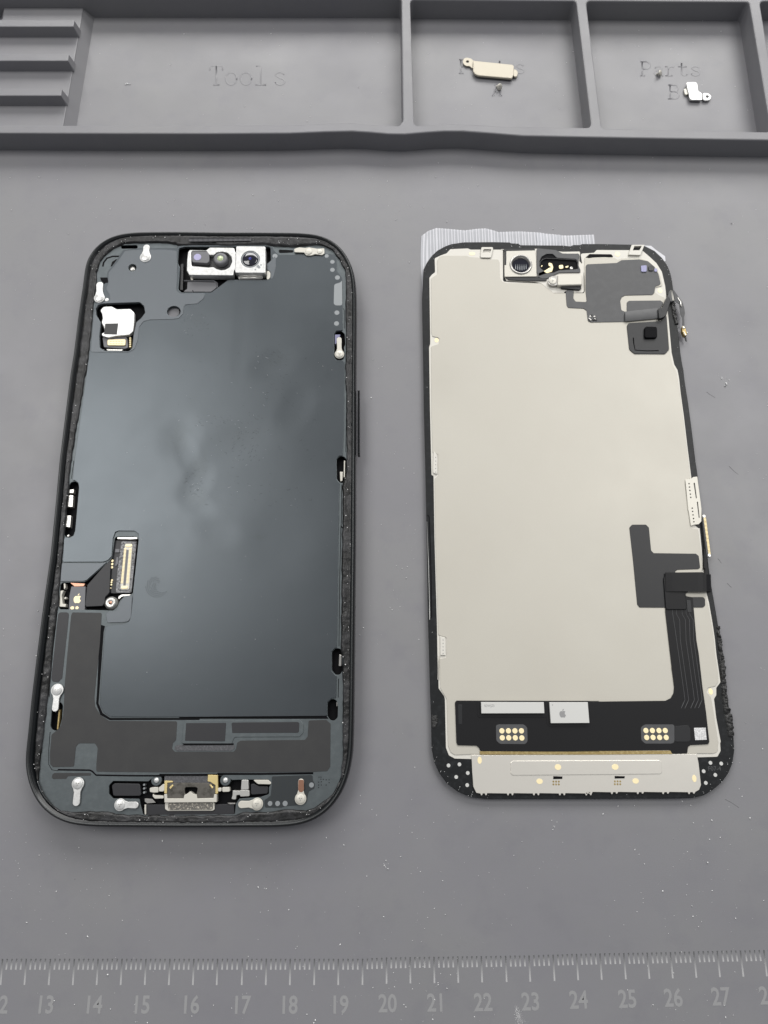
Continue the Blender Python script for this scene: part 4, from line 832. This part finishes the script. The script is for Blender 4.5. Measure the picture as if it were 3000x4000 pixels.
mb.slab(L('n', [(330, 480), (368, 480), (368, 660), (335, 660)], ZB + .05, 2), ZB, ZB + .05, bev=.03, mi=1)
mb.slab(L('o', [(915, 560), (1040, 552), (1058, 580), (1062, 690), (1040, 705), (915, 705)], ZB + .08, 4), ZB, ZB + .08, bev=.05, mi=1)
mb.each('cable_relief', [M_flexg, M_flex], ds)
for pts, ho in (([(505, 445), (1135, 445), (1150, 600), (520, 600), (508, 570)], [(522, 448), (1125, 448), (1133, 580), (535, 580)]), ([(1140, 445), (1545, 445), (1560, 660), (1530, 686), (1180, 686), (1150, 650)], [(1160, 448), (1540, 448), (1552, 665), (1190, 672)])):
    MB().slab(L('n', pts, ZB + .06, 4), ZB, ZB + .06, bev=.05).build('chip_seat', M_board, ds)
def chip(topl, z1, name):
    mb = MB(); mb.slab(topl, ZB, z1, bev=.05); return mb.build(name, M_chip, ds)
zc1 = 2.75
o1 = chip(L('x', [(97, 140), (910, 142), (918, 286), (102, 288)], zc1, 1), zc1, 'driver_chip')
o2 = chip(L('x', [(983, 142), (1480, 142), (1502, 412), (1002, 415)], zc1, 1), zc1, 'display_chip')
q = P('x', (205, 190), zc1); text_mesh('SDWJZ5', 30 * scl('x', (205, 190), zc1) * 1.45, q, zc1, .02, M_ink, o1, 'lettering', sx=.85)
emblem('x', (1153, 285), 108, zc1, M_ink, o2)
mb = MB(); qq = P('x', (1022, 178), zc1).xy; mb.ridge(circ(qq, .12, 8), .05, .02, zc1, closed=True); mb.build('pin_mark', M_ink, o2)
def pads(view, seat, cs, r):
    MB().slab(L(view, seat, ZB + .03, 8), ZB, ZB + .03, bev=.02).build('pad_seat', M_flexg, ds)
    for c_ in cs: MB().slab(C(view, c_, r, ZB + .12, 18), ZB + .03, ZB + .12, bev=.06).build('contact_pad', M_pale, ds)
pads('x', [(290, 440), (330, 430), (650, 430), (695, 470), (700, 650), (670, 685), (340, 682), (295, 640)], [(367, 515), (452, 515), (536, 515), (620, 515), (372, 605), (456, 605), (541, 605), (626, 607)], 34)
pads('o', [(600, 570), (640, 545), (900, 545), (912, 560), (912, 722), (640, 722), (605, 690)], [(648, 602), (708, 602), (769, 602), (827, 602), (655, 666), (714, 666), (775, 666), (836, 666)], 24)
MB().slab(L('o', [(1092, 576), (1200, 574), (1210, 686), (1104, 690)], ZB + .03, 0), ZB, ZB + .03, bev=0).build('white_sticker', mat('sticker', (.5, .5, .5), .6, var=[(4, (.72, .72, .72), .5, .56)]), ds)
# graphite piece shaped like a T, and its small ear
MB().slab(L('l', [(300, 445), (330, 412), (480, 412), (512, 445), (535, 690), (562, 720), (1020, 726), (1050, 752), (1066, 880), (1042, 893), (820, 900), (795, 918), (795, 1000), (700, 1310), (410, 1308), (385, 1275), (340, 800)], ZQ + .12, 4), ZQ, ZQ + .12, bev=.05).build('graphite_sheet', M_flex, ds)
MB().slab(L('l', [(960, 1195), (1098, 1195), (1118, 1215), (1120, 1288), (1095, 1308), (960, 1308)], ZQ + .12, 4), ZQ, ZQ + .12, bev=.05).build('graphite_sheet', M_flex, ds)
# folded cable running over the edge to its connector
rb = MB(); rows = []
for (xl, yl, xr, yr, z) in ((690, 1260, 1000, 1260, 2.1), (672, 1180, 985, 1188, 2.35),):
    pass
path = [(690, 2.47), (760, 2.6), (850, 2.7), (950, 2.8), (1040, 2.9), (1090, 2.9), (1130, 2.8), (1155, 2.55), (1172, 2.2), (1180, 1.8)]
rows = [(P('l', (x, 930 + (x - 690) * -.01 + (25 if x > 1100 else 0) * 1.0, ), z), P('l', (x + 6, 1135 + (0 if x < 900 else 0), ), z)) for x, z in path]
rb.ribbon(rows, .14); rb.build('folded_cable', M_board, ds)
rb = MB(); rb.slab(L('l', [(672, 1000), (690, 950), (735, 928), (930, 930), (935, 1140), (908, 1160), (905, 1190), (915, 1240), (925, 1330), (697, 1330)], 2.35, 5), 2.05, 2.35, bev=.12); rb.build('cable_bend', M_board, ds)
rb = MB(); rows = [(P('l', a, za), P('l', b, zb)) for a, b, za, zb in (((1180, 960), (1184, 1110), 1.9, 1.9), ((1165, 880), (1186, 1000), 1.4, 1.2), ((1125, 780), (1172, 850), 1.2, 1.0), ((1108, 670), (1140, 700), 1.6, 1.4))]
rb = MB(); rb.slab(L('l', [(1108, 670), (1128, 675), (1150, 800), (1158, 900), (1172, 1040), (1184, 1105), (1172, 1125), (1120, 1130), (1108, 1060), (1118, 900), (1104, 880)], 2.35, 3), 1.5, 2.35, bev=.2); rb.build('cable_loop', M_board, ds)
cn = MB(); cn.slab(L('l', [(1084, 318), (1100, 318), (1160, 760), (1138, 768)], 2.3, 1), 1.0, 2.3, bev=.05)
cn.slab(L('l', [(1092, 325), (1125, 322), (1180, 745), (1150, 755)], 2.2, 1), 1.0, 2.2, mi=1, bev=.03)
for k in range(28):
    f_ = k / 27; x = 1112 + (1162 - 1112) * f_; y = 345 + (728 - 345) * f_
    cn.slab(L('l', [(x - 14, y - 5), (x + 16, y - 5), (x + 17, y + 3), (x - 13, y + 3)], 2.3, 0), 2.2, 2.3, mi=2, bev=.03)
for p in ((1108, 322), (1166, 745)): cn.slab(C('l', p, 18, 2.35, 10), 1.2, 2.35, mi=3, bev=.1)
cn.build('cable_connector', [M_flexg, M_brass, M_pale, M_steel], ds)
# connector plate on the right edge
cp = MB(); hl = []
for y in (1630, 1667, 1703, 1743, 1778): hl.append(C('k', (530 + (y - 1630) * .13, y), 8, 2.1, 8))
for y in (1895, 1930, 1968, 2007, 2042): hl.append(C('k', (565 + (y - 1895) * .12, y), 8, 2.1, 8))
hl += [L('k', [(580, 1622), (592, 1620), (615, 1785), (605, 1790)], 2.1, 1), L('k', [(615, 1825), (626, 1825), (645, 1998), (635, 2000)], 2.1, 1)]
cp.slab(L('k', [(490, 1585), (555, 1575), (575, 1558), (620, 1552), (665, 1900), (665, 2035), (635, 2068), (590, 2072), (550, 2085), (530, 1950), (520, 1900), (505, 1740)], 2.1, 2), 1.5, 2.1, holes=hl, bev=.05); cp.build('edge_bracket', M_cream, ds)
MB().slab(L('k', [(575, 1600), (650, 2050), (590, 2065), (510, 1615)], 1.86, 0), 1.6, 1.86, bev=0).build('bracket_backing', M_gray, ds)
for pts in ([(188, 325), (216, 355), (218, 505), (190, 500), (184, 490)], [(240, 1780), (280, 1790), (284, 1930), (242, 1928)]):
    mb = MB(); mb.slab(L('m', pts, 2.0, 1), 1.65, 2.0, bev=.06); x_ = (pts[1][0] + pts[0][0]) / 2 + 3; y0_, y1_ = pts[1][1] + 20, pts[2][1] - 14
    for k in range(5): mb.slab(C('m', (x_, y0_ + (y1_ - y0_) * k / 4), 4.5, 2.02, 6), 2.0, 2.02, mi=1, bev=0)
    mb.build('side_tab', [M_plrim, M_ink], ds)
# top sensor group
MB().slab(L('w', [(165, 160), (200, 148), (660, 140), (685, 300), (690, 580), (175, 585), (170, 560)], 2.2, 3), 1.4, 2.2, holes=[C('w', (435, 385), 150, 2.2, 30)], bev=.1).build('camera_window', M_cream, ds)
q = P('w', (435, 385), 2.3); s_ = scl('w', (435, 385), 2.3)
rg = MB().lathe((q.x, q.y, 1.5), [(186 * s_, 0), (184 * s_, .75), (176 * s_, .95), (160 * s_, 1.0), (150 * s_, .8), (138 * s_, .55), (132 * s_, .1)], n=36); rg.f.pop(); rg.m.pop(); rg.sm.pop(); rg.build('window_ring', M_dsteel, ds)
gw = MB(); gw.slab(circ((q.x, q.y), 150 * s_, 28), 1.5, 1.80, bev=0)
for k in range(6):
    xx = -85 + k * 34; yy0, yy1 = -95 + abs(xx) * .3, 25
    gw.ridge([Vector((q.x + (xx + 6 * t) * s_, q.y + (yy0 + (yy1 - yy0) * t) * s_)) for t in (0, .5, 1)], 13 * s_, .04, 1.80, 1)
gw.build('window_glass', [M_lens, M_dot], ds)
mb = MB(); mb.slab(L('w', [(165, 135), (660, 130), (665, 155), (200, 165), (198, 390), (170, 395)], 2.26, 2), 1.5, 2.26, bev=.04); mb.slab(L('w', [(185, 560), (215, 570), (700, 575), (720, 600), (860, 612), (850, 650), (650, 650), (560, 655), (240, 635), (190, 600)], 2.0, 3), 1.5, 2.0, bev=.06); mb.each('window_gasket', M_flex, ds)
MB().slab(L('w', [(110, 140), (165, 140), (165, 560), (200, 650), (560, 670), (660, 668), (760, 690), (960, 846), (1140, 846), (1140, 820), (1290, 820), (1290, 846), (1440, 840), (1455, 820), (1450, 540), (1455, 400), (1380, 330), (1395, 205), (1390, 175), (1110, 180), (690, 130), (120, 145)], 1.74, 3), 1.5, 1.74, bev=.04).build('sensor_tray', M_plrim, ds)
MB().slab(L('w', [(690, 120), (1000, 150), (1110, 205), (1380, 212), (1388, 250), (1375, 300), (1370, 400), (1400, 470), (1400, 515), (1060, 520), (1000, 545), (880, 610), (780, 612), (715, 590), (690, 500)], 2.0, 4), 1.5, 2.0, holes=[L('w', [(740, 420), (735, 340), (770, 260), (850, 215), (950, 215), (1020, 280), (1330, 300), (1360, 340), (1362, 460), (1050, 480), (960, 520), (850, 520), (760, 450)], 2.0, 6)], bev=.1).build('sensor_board', M_flexg, ds)
MB().slab(L('w', [(735, 210), (1365, 210), (1370, 500), (740, 530)], 1.76, 0), 1.6, 1.765, bev=0).build('sensor_well', M_black, ds)
mb = MB()
for pts in ([(885, 350), (940, 370), (960, 430), (940, 500), (880, 520), (720, 580), (718, 525), (830, 480), (890, 440), (930, 430), (880, 400)], [(1045, 395), (1120, 390), (1125, 450), (1060, 460)], [(1150, 420), (1210, 400), (1200, 435), (1160, 440)], [(755, 410), (790, 390), (775, 430)]):
    mb.slab(L('w', pts, 2.0, 3), 1.7, 2.0, bev=.06)
mb.each('gold_trace', M_pale, ds)
q = P('w', (1255, 440), 2.0); MB().lathe((q.x, q.y, 1.7), [(28 * s_, 0), (28 * s_, .2), (10 * s_, .3), (8 * s_, .2)], n=14).build('sensor_pin', M_steel, ds)
mb = MB(); mb.ridge([P('w', q_, 2.1).xy for q_ in ((745, 400), (745, 350), (790, 300), (850, 285), (1000, 290), (1330, 310), (1355, 350), (1360, 460))], .3, .3, 1.8); mb.build('well_edge', M_plast, ds)
mb = MB(); mb.slab(L('w', [(1030, 555), (1080, 540), (1400, 545), (1435, 560), (1430, 715), (1030, 725)], 2.9, 3), 1.7, 2.9, bev=.25); sc1 = mb.build('cable_bracket', M_cream, ds)
mb = MB(); mb.slab(L('w', [(940, 570), (1040, 570), (1035, 725), (940, 730), (895, 715), (872, 660), (890, 600)], 2.5, 6), 1.7, 2.5, bev=.12); sc2 = mb.build('bracket_ear', M_dsteel, sc1)
q = P('w', (950, 652), 2.6); sc_ = MB().lathe((q.x, q.y, 2.5), [(62 * s_, 0), (62 * s_, .1), (50 * s_, .16), (.001, .16)])
for k in range(3):
    a = 2.1 * k; sc_.slab(circ((q.x + math.cos(a) * .22, q.y + math.sin(a) * .22), .14, 6, .07, a), 2.66, 2.68, mi=1, bev=0)
sc_.build('screw', [M_cream, M_plast], ds)
MB().slab(L('w', [(1085, 735), (1410, 722), (1415, 770), (1380, 795), (1090, 770)], 2.3, 2), 1.7, 2.3, bev=.1).build('flex_plug', M_flex, ds)
# grey sensor flex and its tab
sf = L('j', [(565, 372), (580, 360), (850, 348), (895, 322), (1060, 315), (1140, 332), (1200, 382), (1238, 450), (1260, 545), (1208, 568), (1200, 622), (1185, 642), (930, 648), (898, 665), (884, 700), (895, 785), (930, 800), (950, 892), (612, 898), (585, 885), (573, 790), (545, 770), (402, 762), (388, 740), (378, 600), (455, 598), (450, 675), (470, 705), (575, 710), (562, 600)], ZQ + .14, 4)
MB().slab(sf, ZQ, ZQ + .14, bev=.05).build('sensor_flex', M_flexg, ds)
mb = MB(); mb.slab(L('j', [(1075, 372), (1130, 368), (1130, 430), (1078, 430)], 2.2, 3), 1.96, 2.2, bev=.06); mb.slab(L('j', [(1145, 372), (1192, 372), (1195, 420), (1148, 420)], 2.2, 3), 1.96, 2.2, mi=1, bev=.06); mb.slab(L('j', [(1200, 398), (1228, 400), (1225, 430), (1200, 428)], 2.15, 2), 1.96, 2.15, bev=.05); mb.each('flex_component', [M_violet, M_plast], ds)
q = P('j', (628, 850), 2.1); mb = MB()
for k in range(9): mb.slab(circ((q.x + random.uniform(-.9, .9), q.y + random.uniform(-.8, .8)), random.uniform(.2, .4), 6), 1.9, random.uniform(2.02, 2.25), mi=k % 2, bev=.05)
mb.each('flex_component', [M_dsteel, M_plast], ds)
MB().slab(L('j', [(945, 712), (965, 698), (1255, 695), (1285, 715), (1270, 750), (1230, 800), (945, 800)], ZQ + .16, 4), ZQ, ZQ + .16, bev=.05).build('flex_tab', M_flexg, ds)
MB().slab(L('j', [(945, 930), (960, 905), (1260, 885), (1312, 820), (1337, 1150), (1300, 1192), (1015, 1190), (968, 1150)], ZQ + .2, 7), ZQ, ZQ + .2, bev=.08).build('sensor_pad', M_flex, ds)
MB().slab(L('j', [(1112, 945), (1125, 935), (1215, 937), (1226, 950), (1228, 1030), (1215, 1040), (1125, 1042), (1112, 1030)], 2.7, 4), 2.0, 2.7, bev=.18).build('light_sensor', M_black, ds)
mb = MB(); mb.ridge([P('j', q_, 2.05).xy for q_ in ((1005, 1040), (1010, 1100), (1022, 1155), (1130, 1162), (1240, 1160))], .3, .05, 2.02); mb.build('pad_groove', M_black, ds)
rb = MB(); rows = []
for k in range(9):
    f_ = k / 8; z = 2.2 + .3 * math.sin(math.pi * (.1 + .8 * f_)); ya, yb = 800 - 10 * f_, 0
    rows.append((P('j', (925 + 345 * 0 + 5, 798 + 92 * f_), z), P('j', (1232 + 8 * f_, 766 + 94 * f_), z)))
rb.ribbon(rows, .12); rb.build('folded_flex', M_flexg, ds)
rb = MB(); rb.slab(L('j', [(1232, 770), (1275, 760), (1315, 665), (1335, 655), (1352, 700), (1312, 830), (1290, 850), (1245, 868)], 3.0, 3), 1.9, 3.0, bev=.15); rb.build('flex_wrap', M_flex, ds)
rb = MB(); rb.slab(L('C', [(430, 590), (470, 420), (520, 385), (600, 410), (640, 690), (560, 720), (500, 730)], 2.6, 3), 1.5, 2.6, bev=.2); rb.build('flex_wrap', M_flexg, ds)
mb = MB()
for x in (520, 548): mb.ridge([P('C', q_, 2.65).xy for q_ in ((x, 400), (x + 32, 540), (x + 60, 690))], .16, .1, 2.6)
mb.each('flex_crease', M_plrim, ds)
rb = MB()
rows = [(P('C', a, z), P('C', b, z)) for a, b, z in (((585, 400), (610, 395), 2.2), ((640, 700), (760, 610), 2.0), ((760, 800), (850, 725), 1.8), ((790, 1000), (905, 900), 1.7), ((800, 1080), (928, 1060), 1.6), ((850, 1180), (900, 1180), 1.5), ((850, 1400), (915, 1400), 1.4))]
rb.ribbon(rows, .14); rb.build('flex_arm', M_flexg, ds)
mb = MB(); mb.ridge([P('C', q_, 2.0).xy for q_ in ((680, 545), (740, 640), (800, 720), (830, 860))], .35, .12, 1.92); mb.each('flex_crease', M_steel, ds)
mb = MB(); mb.slab(L('C', [(845, 1425), (920, 1430), (960, 1530), (1000, 1690), (915, 1705), (850, 1580)], 2.0, 3), .9, 2.0, bev=.12)
mb.slab(L('C', [(885, 1580), (900, 1575), (965, 1680), (945, 1700)], 2.1, 1), 1.9, 2.1, mi=1, bev=.03); mb.slab(C('C', (895, 1465), 34, 2.2, 10), 1.5, 2.2, mi=1, bev=.1); mb.slab(C('C', (992, 1612), 16, 2.0, 8), 1.0, 2.1, mi=1, bev=.05)
mb.slab(L('C', [(905, 1690), (960, 1690), (985, 1860), (965, 1850)], 1.3, 0), .9, 1.3, mi=2, bev=.05); mb.build('flex_tip', [M_brass, M_steel, M_flexg], ds)
# corner dots, code on the bezel
for view, cs in (('n', ((242, 1043), (343, 1033), (420, 1113), (313, 1150), (415, 1225))), ('o', ((1245, 900), (1345, 907), (1182, 978), (1290, 1012), (1202, 1086)))):
    for c_ in cs: MB().slab(C(view, c_, 17, ZG + .03, 14), ZG, ZG + .03, bev=.01).build('bezel_dot', M_chip, ds)
q = P('o', (1282, 955), ZG); text_mesh('F07-4', 40 * scl('o', (1282, 955), ZG) * 1.4, q, ZG, .02, M_flexg, ds, 'lettering', sx=.95)
# crumbly adhesive on the right edge
def residue(A, B, z0, amp, name, parent, m, nb=6, step=.12):
    n = max(int((A[0] - A[-1]).length / step), 20); A = resample(A, n, False); B = resample(B, n, False); mb = MB()
    for i in range(n):
        ja = .35 * noise.noise(Vector((A[i].y * 1.3, 1, 7))) + .25 * noise.noise(Vector((A[i].y * 3.1, 4, 7))); d = (B[i] - A[i]).normalized()
        for k in range(nb + 1):
            f_ = k / nb; q = A[i].lerp(B[i] + d * ja, f_)
            zz = z0 + amp * (math.sin(math.pi * min(max(f_, 0.02), 1)) ** .5) * (.6 + .7 * noise.noise(Vector((q.x * 2.2, q.y * .8, 0))) + .4 * noise.noise(Vector((q.x * 5, q.y * 2.2, 3)))) if 0 < k < nb else z0 - (0.9 if k == nb else .05)
            mb.v.append((q.x, q.y, zz))
    for i in range(n - 1):
        for k in range(nb):
            a = i * (nb + 1) + k; mb.f.append((a, a + 1, a + nb + 2, a + nb + 1)); mb.m.append(0); mb.sm.append(True)
    return mb.build(name, m, parent)
A_ = LM([('p', [(1235, 405), (1255, 650), (1275, 850), (1282, 1000), (1305, 1250), (1345, 1500)]), ('o', [(1400, 650)])], ZG, 0)
B_ = LM([('p', [(1278, 405), (1310, 650), (1340, 850), (1350, 1000), (1372, 1250), (1425, 1400), (1432, 1500)]), ('o', [(1466, 650)])], ZG, 0)
residue(A_, B_, ZG, .7, 'adhesive_residue', ds, M_residue)
A_ = L('C', [(495, 740), (530, 900), (545, 1080), (590, 1200), (620, 1380)], ZG, 0); B_ = L('C', [(640, 715), (665, 900), (690, 1080), (700, 1230), (740, 1370)], ZG, 0)
residue(A_, B_, ZG, .7, 'adhesive_residue', ds, M_residue)
A_ = L('n', [(85, 570), (82, 640), (90, 690)], ZG, 0); B_ = L('n', [(150, 585), (155, 640), (135, 690)], ZG, 0)
residue(A_, B_, ZG, .25, 'adhesive_residue', ds, M_residue)
# left groove in the bezel
mb = MB(); mb.ridge([P('m', q_, ZG).xy for q_ in ((140, 830), (154, 840), (160, 1000), (168, 1300), (173, 1630), (160, 1645))], .28, .03, ZG); mb.ridge([P('m', q_, ZG).xy for q_ in ((136, 880), (148, 1200), (156, 1500), (158, 1650))], .12, .08, ZG, 1); mb.each('bezel_groove', [M_black, M_chip], ds)
mb = MB()
for _ in range(120):
    k = random.randrange(len(bz)); a, b = bz[k - 1], bz[k]; q_ = a.lerp(b, random.random()); c_ = Vector((W(2200, 2000, 1).x, W(2200, 2000, 1).y)); q_ = q_ + (c_ - q_).normalized() * random.uniform(0.05, 1.3); s_ = random.uniform(.03, .09)
    mb.slab(circ(q_, s_, 5, s_ * .6, random.random() * 3), ZG - .02, ZG + random.uniform(.05, .12), bev=0)
o = mb.build('glue_crumbs', M_dust, ds); o['kind'] = 'stuff'

# ================================================================== SMALL METAL PARTS in the tray
zc_ = 1.1
c1 = thing('cover_plate', 'long cream metal cover plate with screw ear lying across the word Parts above the A', 'metal plate', tuple(W(1930, 270, 0).xy) + (0,))
MB().slab(L('A', [(352, 178), (400, 192), (1150, 268), (1182, 300), (1172, 480), (1140, 550), (460, 490), (395, 462), (352, 400)], zc_, 3), .55, zc_, bev=.18, bottom=True).build('plate', M_beige, c1)
MB().slab(L('A', [(360, 190), (320, 150), (230, 125), (165, 145), (140, 200), (160, 265), (215, 298), (285, 300), (335, 345), (362, 330)], .55, 7), .2, .55, holes=[C('A', (240, 208), 30, .55, 14)], bev=.08, bottom=False).build('screw_ear', M_beige, c1)
MB().slab(L('A', [(1165, 360), (1225, 370), (1265, 420), (1245, 505), (1195, 520), (1165, 480)], .75, 6), .2, .75, bev=.12).build('side_tab', M_beige, c1)
c2 = thing('l_bracket', 'bright white L-shaped metal bracket with a screw hole beside the moulded letter B', 'bracket', tuple(W(2700, 355, 0).xy) + (0,))
MB().slab(L('B', [(1040, 490), (1205, 487), (1238, 520), (1258, 655), (1322, 700), (1342, 828), (1120, 826), (1095, 800), (1078, 715), (1048, 600), (1034, 520)], 1.0, 3), .5, 1.0, bev=.1, bottom=True).build('plate', M_white, c2)
MB().slab(L('B', [(985, 620), (1030, 605), (1078, 715), (1015, 735), (995, 700)], .6, 4), .1, .6, bev=.1).build('side_tab', M_cream, c2)
MB().slab(L('B', [(1338, 695), (1440, 700), (1500, 738), (1508, 785), (1470, 835), (1352, 838)], .75, 5), .35, .75, holes=[C('B', (1430, 765), 30, .75, 14)], bev=.08).build('screw_ear', M_white, c2)
def screw(name, label, view, c, rz, tilt, L_=1.5):
    q = P(view, c, .9); t = thing(name, label, 'screw', (q.x, q.y, 0), group='tiny loose screws in the parts compartments')
    s_ = scl(view, c, .9) * rz; Rm = tilt
    MB().lathe((q.x, q.y, .75), [(.35 * s_, -L_), (.35 * s_, 0), (s_, .0), (s_, .22), (s_ * .8, .36), (.001, .38)], n=18, tilt=Rm).build('screw_head', M_cream, t)
    mb = MB()
    for k in range(3):
        a = 2.09 * k + .5; mb.lathe((q.x, q.y, .75), [(.001, .35), (.001, .4)], n=4, tilt=Rm)
        cx, cy = math.cos(a) * s_ * .28, math.sin(a) * s_ * .28
        vs = [Rm @ Vector((cx + math.cos(b) * s_ * .17, cy + math.sin(b) * s_ * .17, .39)) for b in (0, 1.57, 3.14, 4.71)]
        mb.add([(q.x + v_.x, q.y + v_.y, .75 + v_.z) for v_ in vs], [(0, 1, 2, 3)])
    mb.build('recess', M_dsteel, t)
screw('screw', 'tiny silver screw lying on its side on the letter A below the cover plate', 'A', (885, 715), 62, Matrix.Rotation(.9, 3, 'X') @ Matrix.Rotation(.5, 3, 'Y'), 1.3)
screw('screw', 'tiny cream screw tipped over on the letter a of the word Parts above B', 'B', (527, 312), 52, Matrix.Rotation(.35, 3, 'X') @ Matrix.Rotation(.75, 3, 'Y'), 1.0)

# ================================================================== DUST
du = MB(); rnd = random.Random(3)
def flake(x, y, z, s, mi=0):
    a = rnd.random() * 6.28; tl = rnd.uniform(-.6, .6); n = 5; e = rnd.uniform(.35, 1)
    vs = []
    for k in range(n):
        b = 6.28 * k / n; r_ = s * rnd.uniform(.6, 1.1); px, py = r_ * math.cos(b), r_ * e * math.sin(b)
        vs.append((x + px * math.cos(a) - py * math.sin(a), y + px * math.sin(a) + py * math.cos(a), z + abs(s) * .6 + px * tl * .6))
    vs.append((x, y, z + s * 1.2))
    du.add(vs, [(k, (k + 1) % n, n) for k in range(n)] + [tuple(range(n))[::-1]], mi)
def rnd_s(): return min(.045 + rnd.expovariate(20), .22)
for _ in range(3800):
    u_, v_ = rnd.uniform(-250, 3250), rnd.uniform(40, 4050)
    if noise.noise(Vector((u_ * .002, v_ * .002, 1))) + rnd.uniform(-.5, .5) < -.05: continue
    if 478 < v_ < 590: continue
    p_ = W(u_, v_, 0)
    if -22 < u_ < 1400 and 900 < v_ < 3240 and u_ > 350 - (v_ - 907) * .12: 
        if rnd.random() < .45 and 400 < u_ < 1300 and 1250 < v_ < 2700: p_ = W(u_, v_, ZS + .01); flake(p_.x, p_.y, ZS + .01, rnd_s() * .55)
        continue
    if 1640 < u_ < 2880 and 930 < v_ < 3125: continue
    flake(p_.x, p_.y, 0.0, rnd_s())
for view, p, n_, sp in (('k', (870, 500), 14, .9), ('k', (925, 560), 10, .5), ('I', (820, 130), 5, .25), ('I', (160, 285), 8, .5), ('G', (830, 545), 26, .35), ('I', (1135, 220), 3, .1), ('I', (1355, 45), 4, .2)):
    q = P(view, p, 0)
    for _ in range(n_): flake(q.x + rnd.gauss(0, sp), q.y + rnd.gauss(0, sp * .5), 0, rnd_s() * 1.3)
for k in range(260):                                       # white smear near the lower edge
    t = rnd.random(); q = P('I', (668 + 22 * t + rnd.gauss(0, 4 + 9 * t), 835 + 70 * t + rnd.gauss(0, 4)), 0); flake(q.x, q.y, 0, rnd.uniform(.03, .065))
for _ in range(90):
    u_, v_ = rnd.uniform(0, 3000), rnd.uniform(600, 3950)
    if (0 < u_ < 1410 and 880 < v_ < 3260) or (1640 < u_ < 2880 and 930 < v_ < 3125): continue
    p_ = W(u_, v_, 0); flake(p_.x, p_.y, 0, rnd.uniform(.03, .09), 1)
q = P('k', (918, 582), 0); flake(q.x, q.y, 0, .22, 1); q = W(2857, 874, 0); flake(q.x, q.y, 0, .2, 1)
for view, pts in (('I', [(1490, 22), (1515, 35), (1545, 55)]), ('l', [(1355, 1045), (1380, 1070), (1402, 1092)]), ('l', [(1255, 780), (1275, 800), (1295, 830)]), ('p', [(1, 1), (2, 2)]), ('k', [(960, 1440), (1010, 1490), (1060, 1530)]), ('k', [(720, 640), (760, 670), (810, 700)]), ('D', [(40, 1840), (52, 1835)]), ('D', [(1310, 1745), (1318, 1760)])):
    if len(pts) > 2: du.ridge([P(view, q_, 0).xy for q_ in pts], .07, .04, 0, 1)
o = du.build('dust', [M_dust, M_dark]); o['kind'] = 'stuff'; o['label'] = 'pale dust specks, fibres and crumbs scattered over the grey mat'; o['category'] = 'dust'
for ob in list(bpy.data.objects):
    if 'base' in ob: del ob['base']
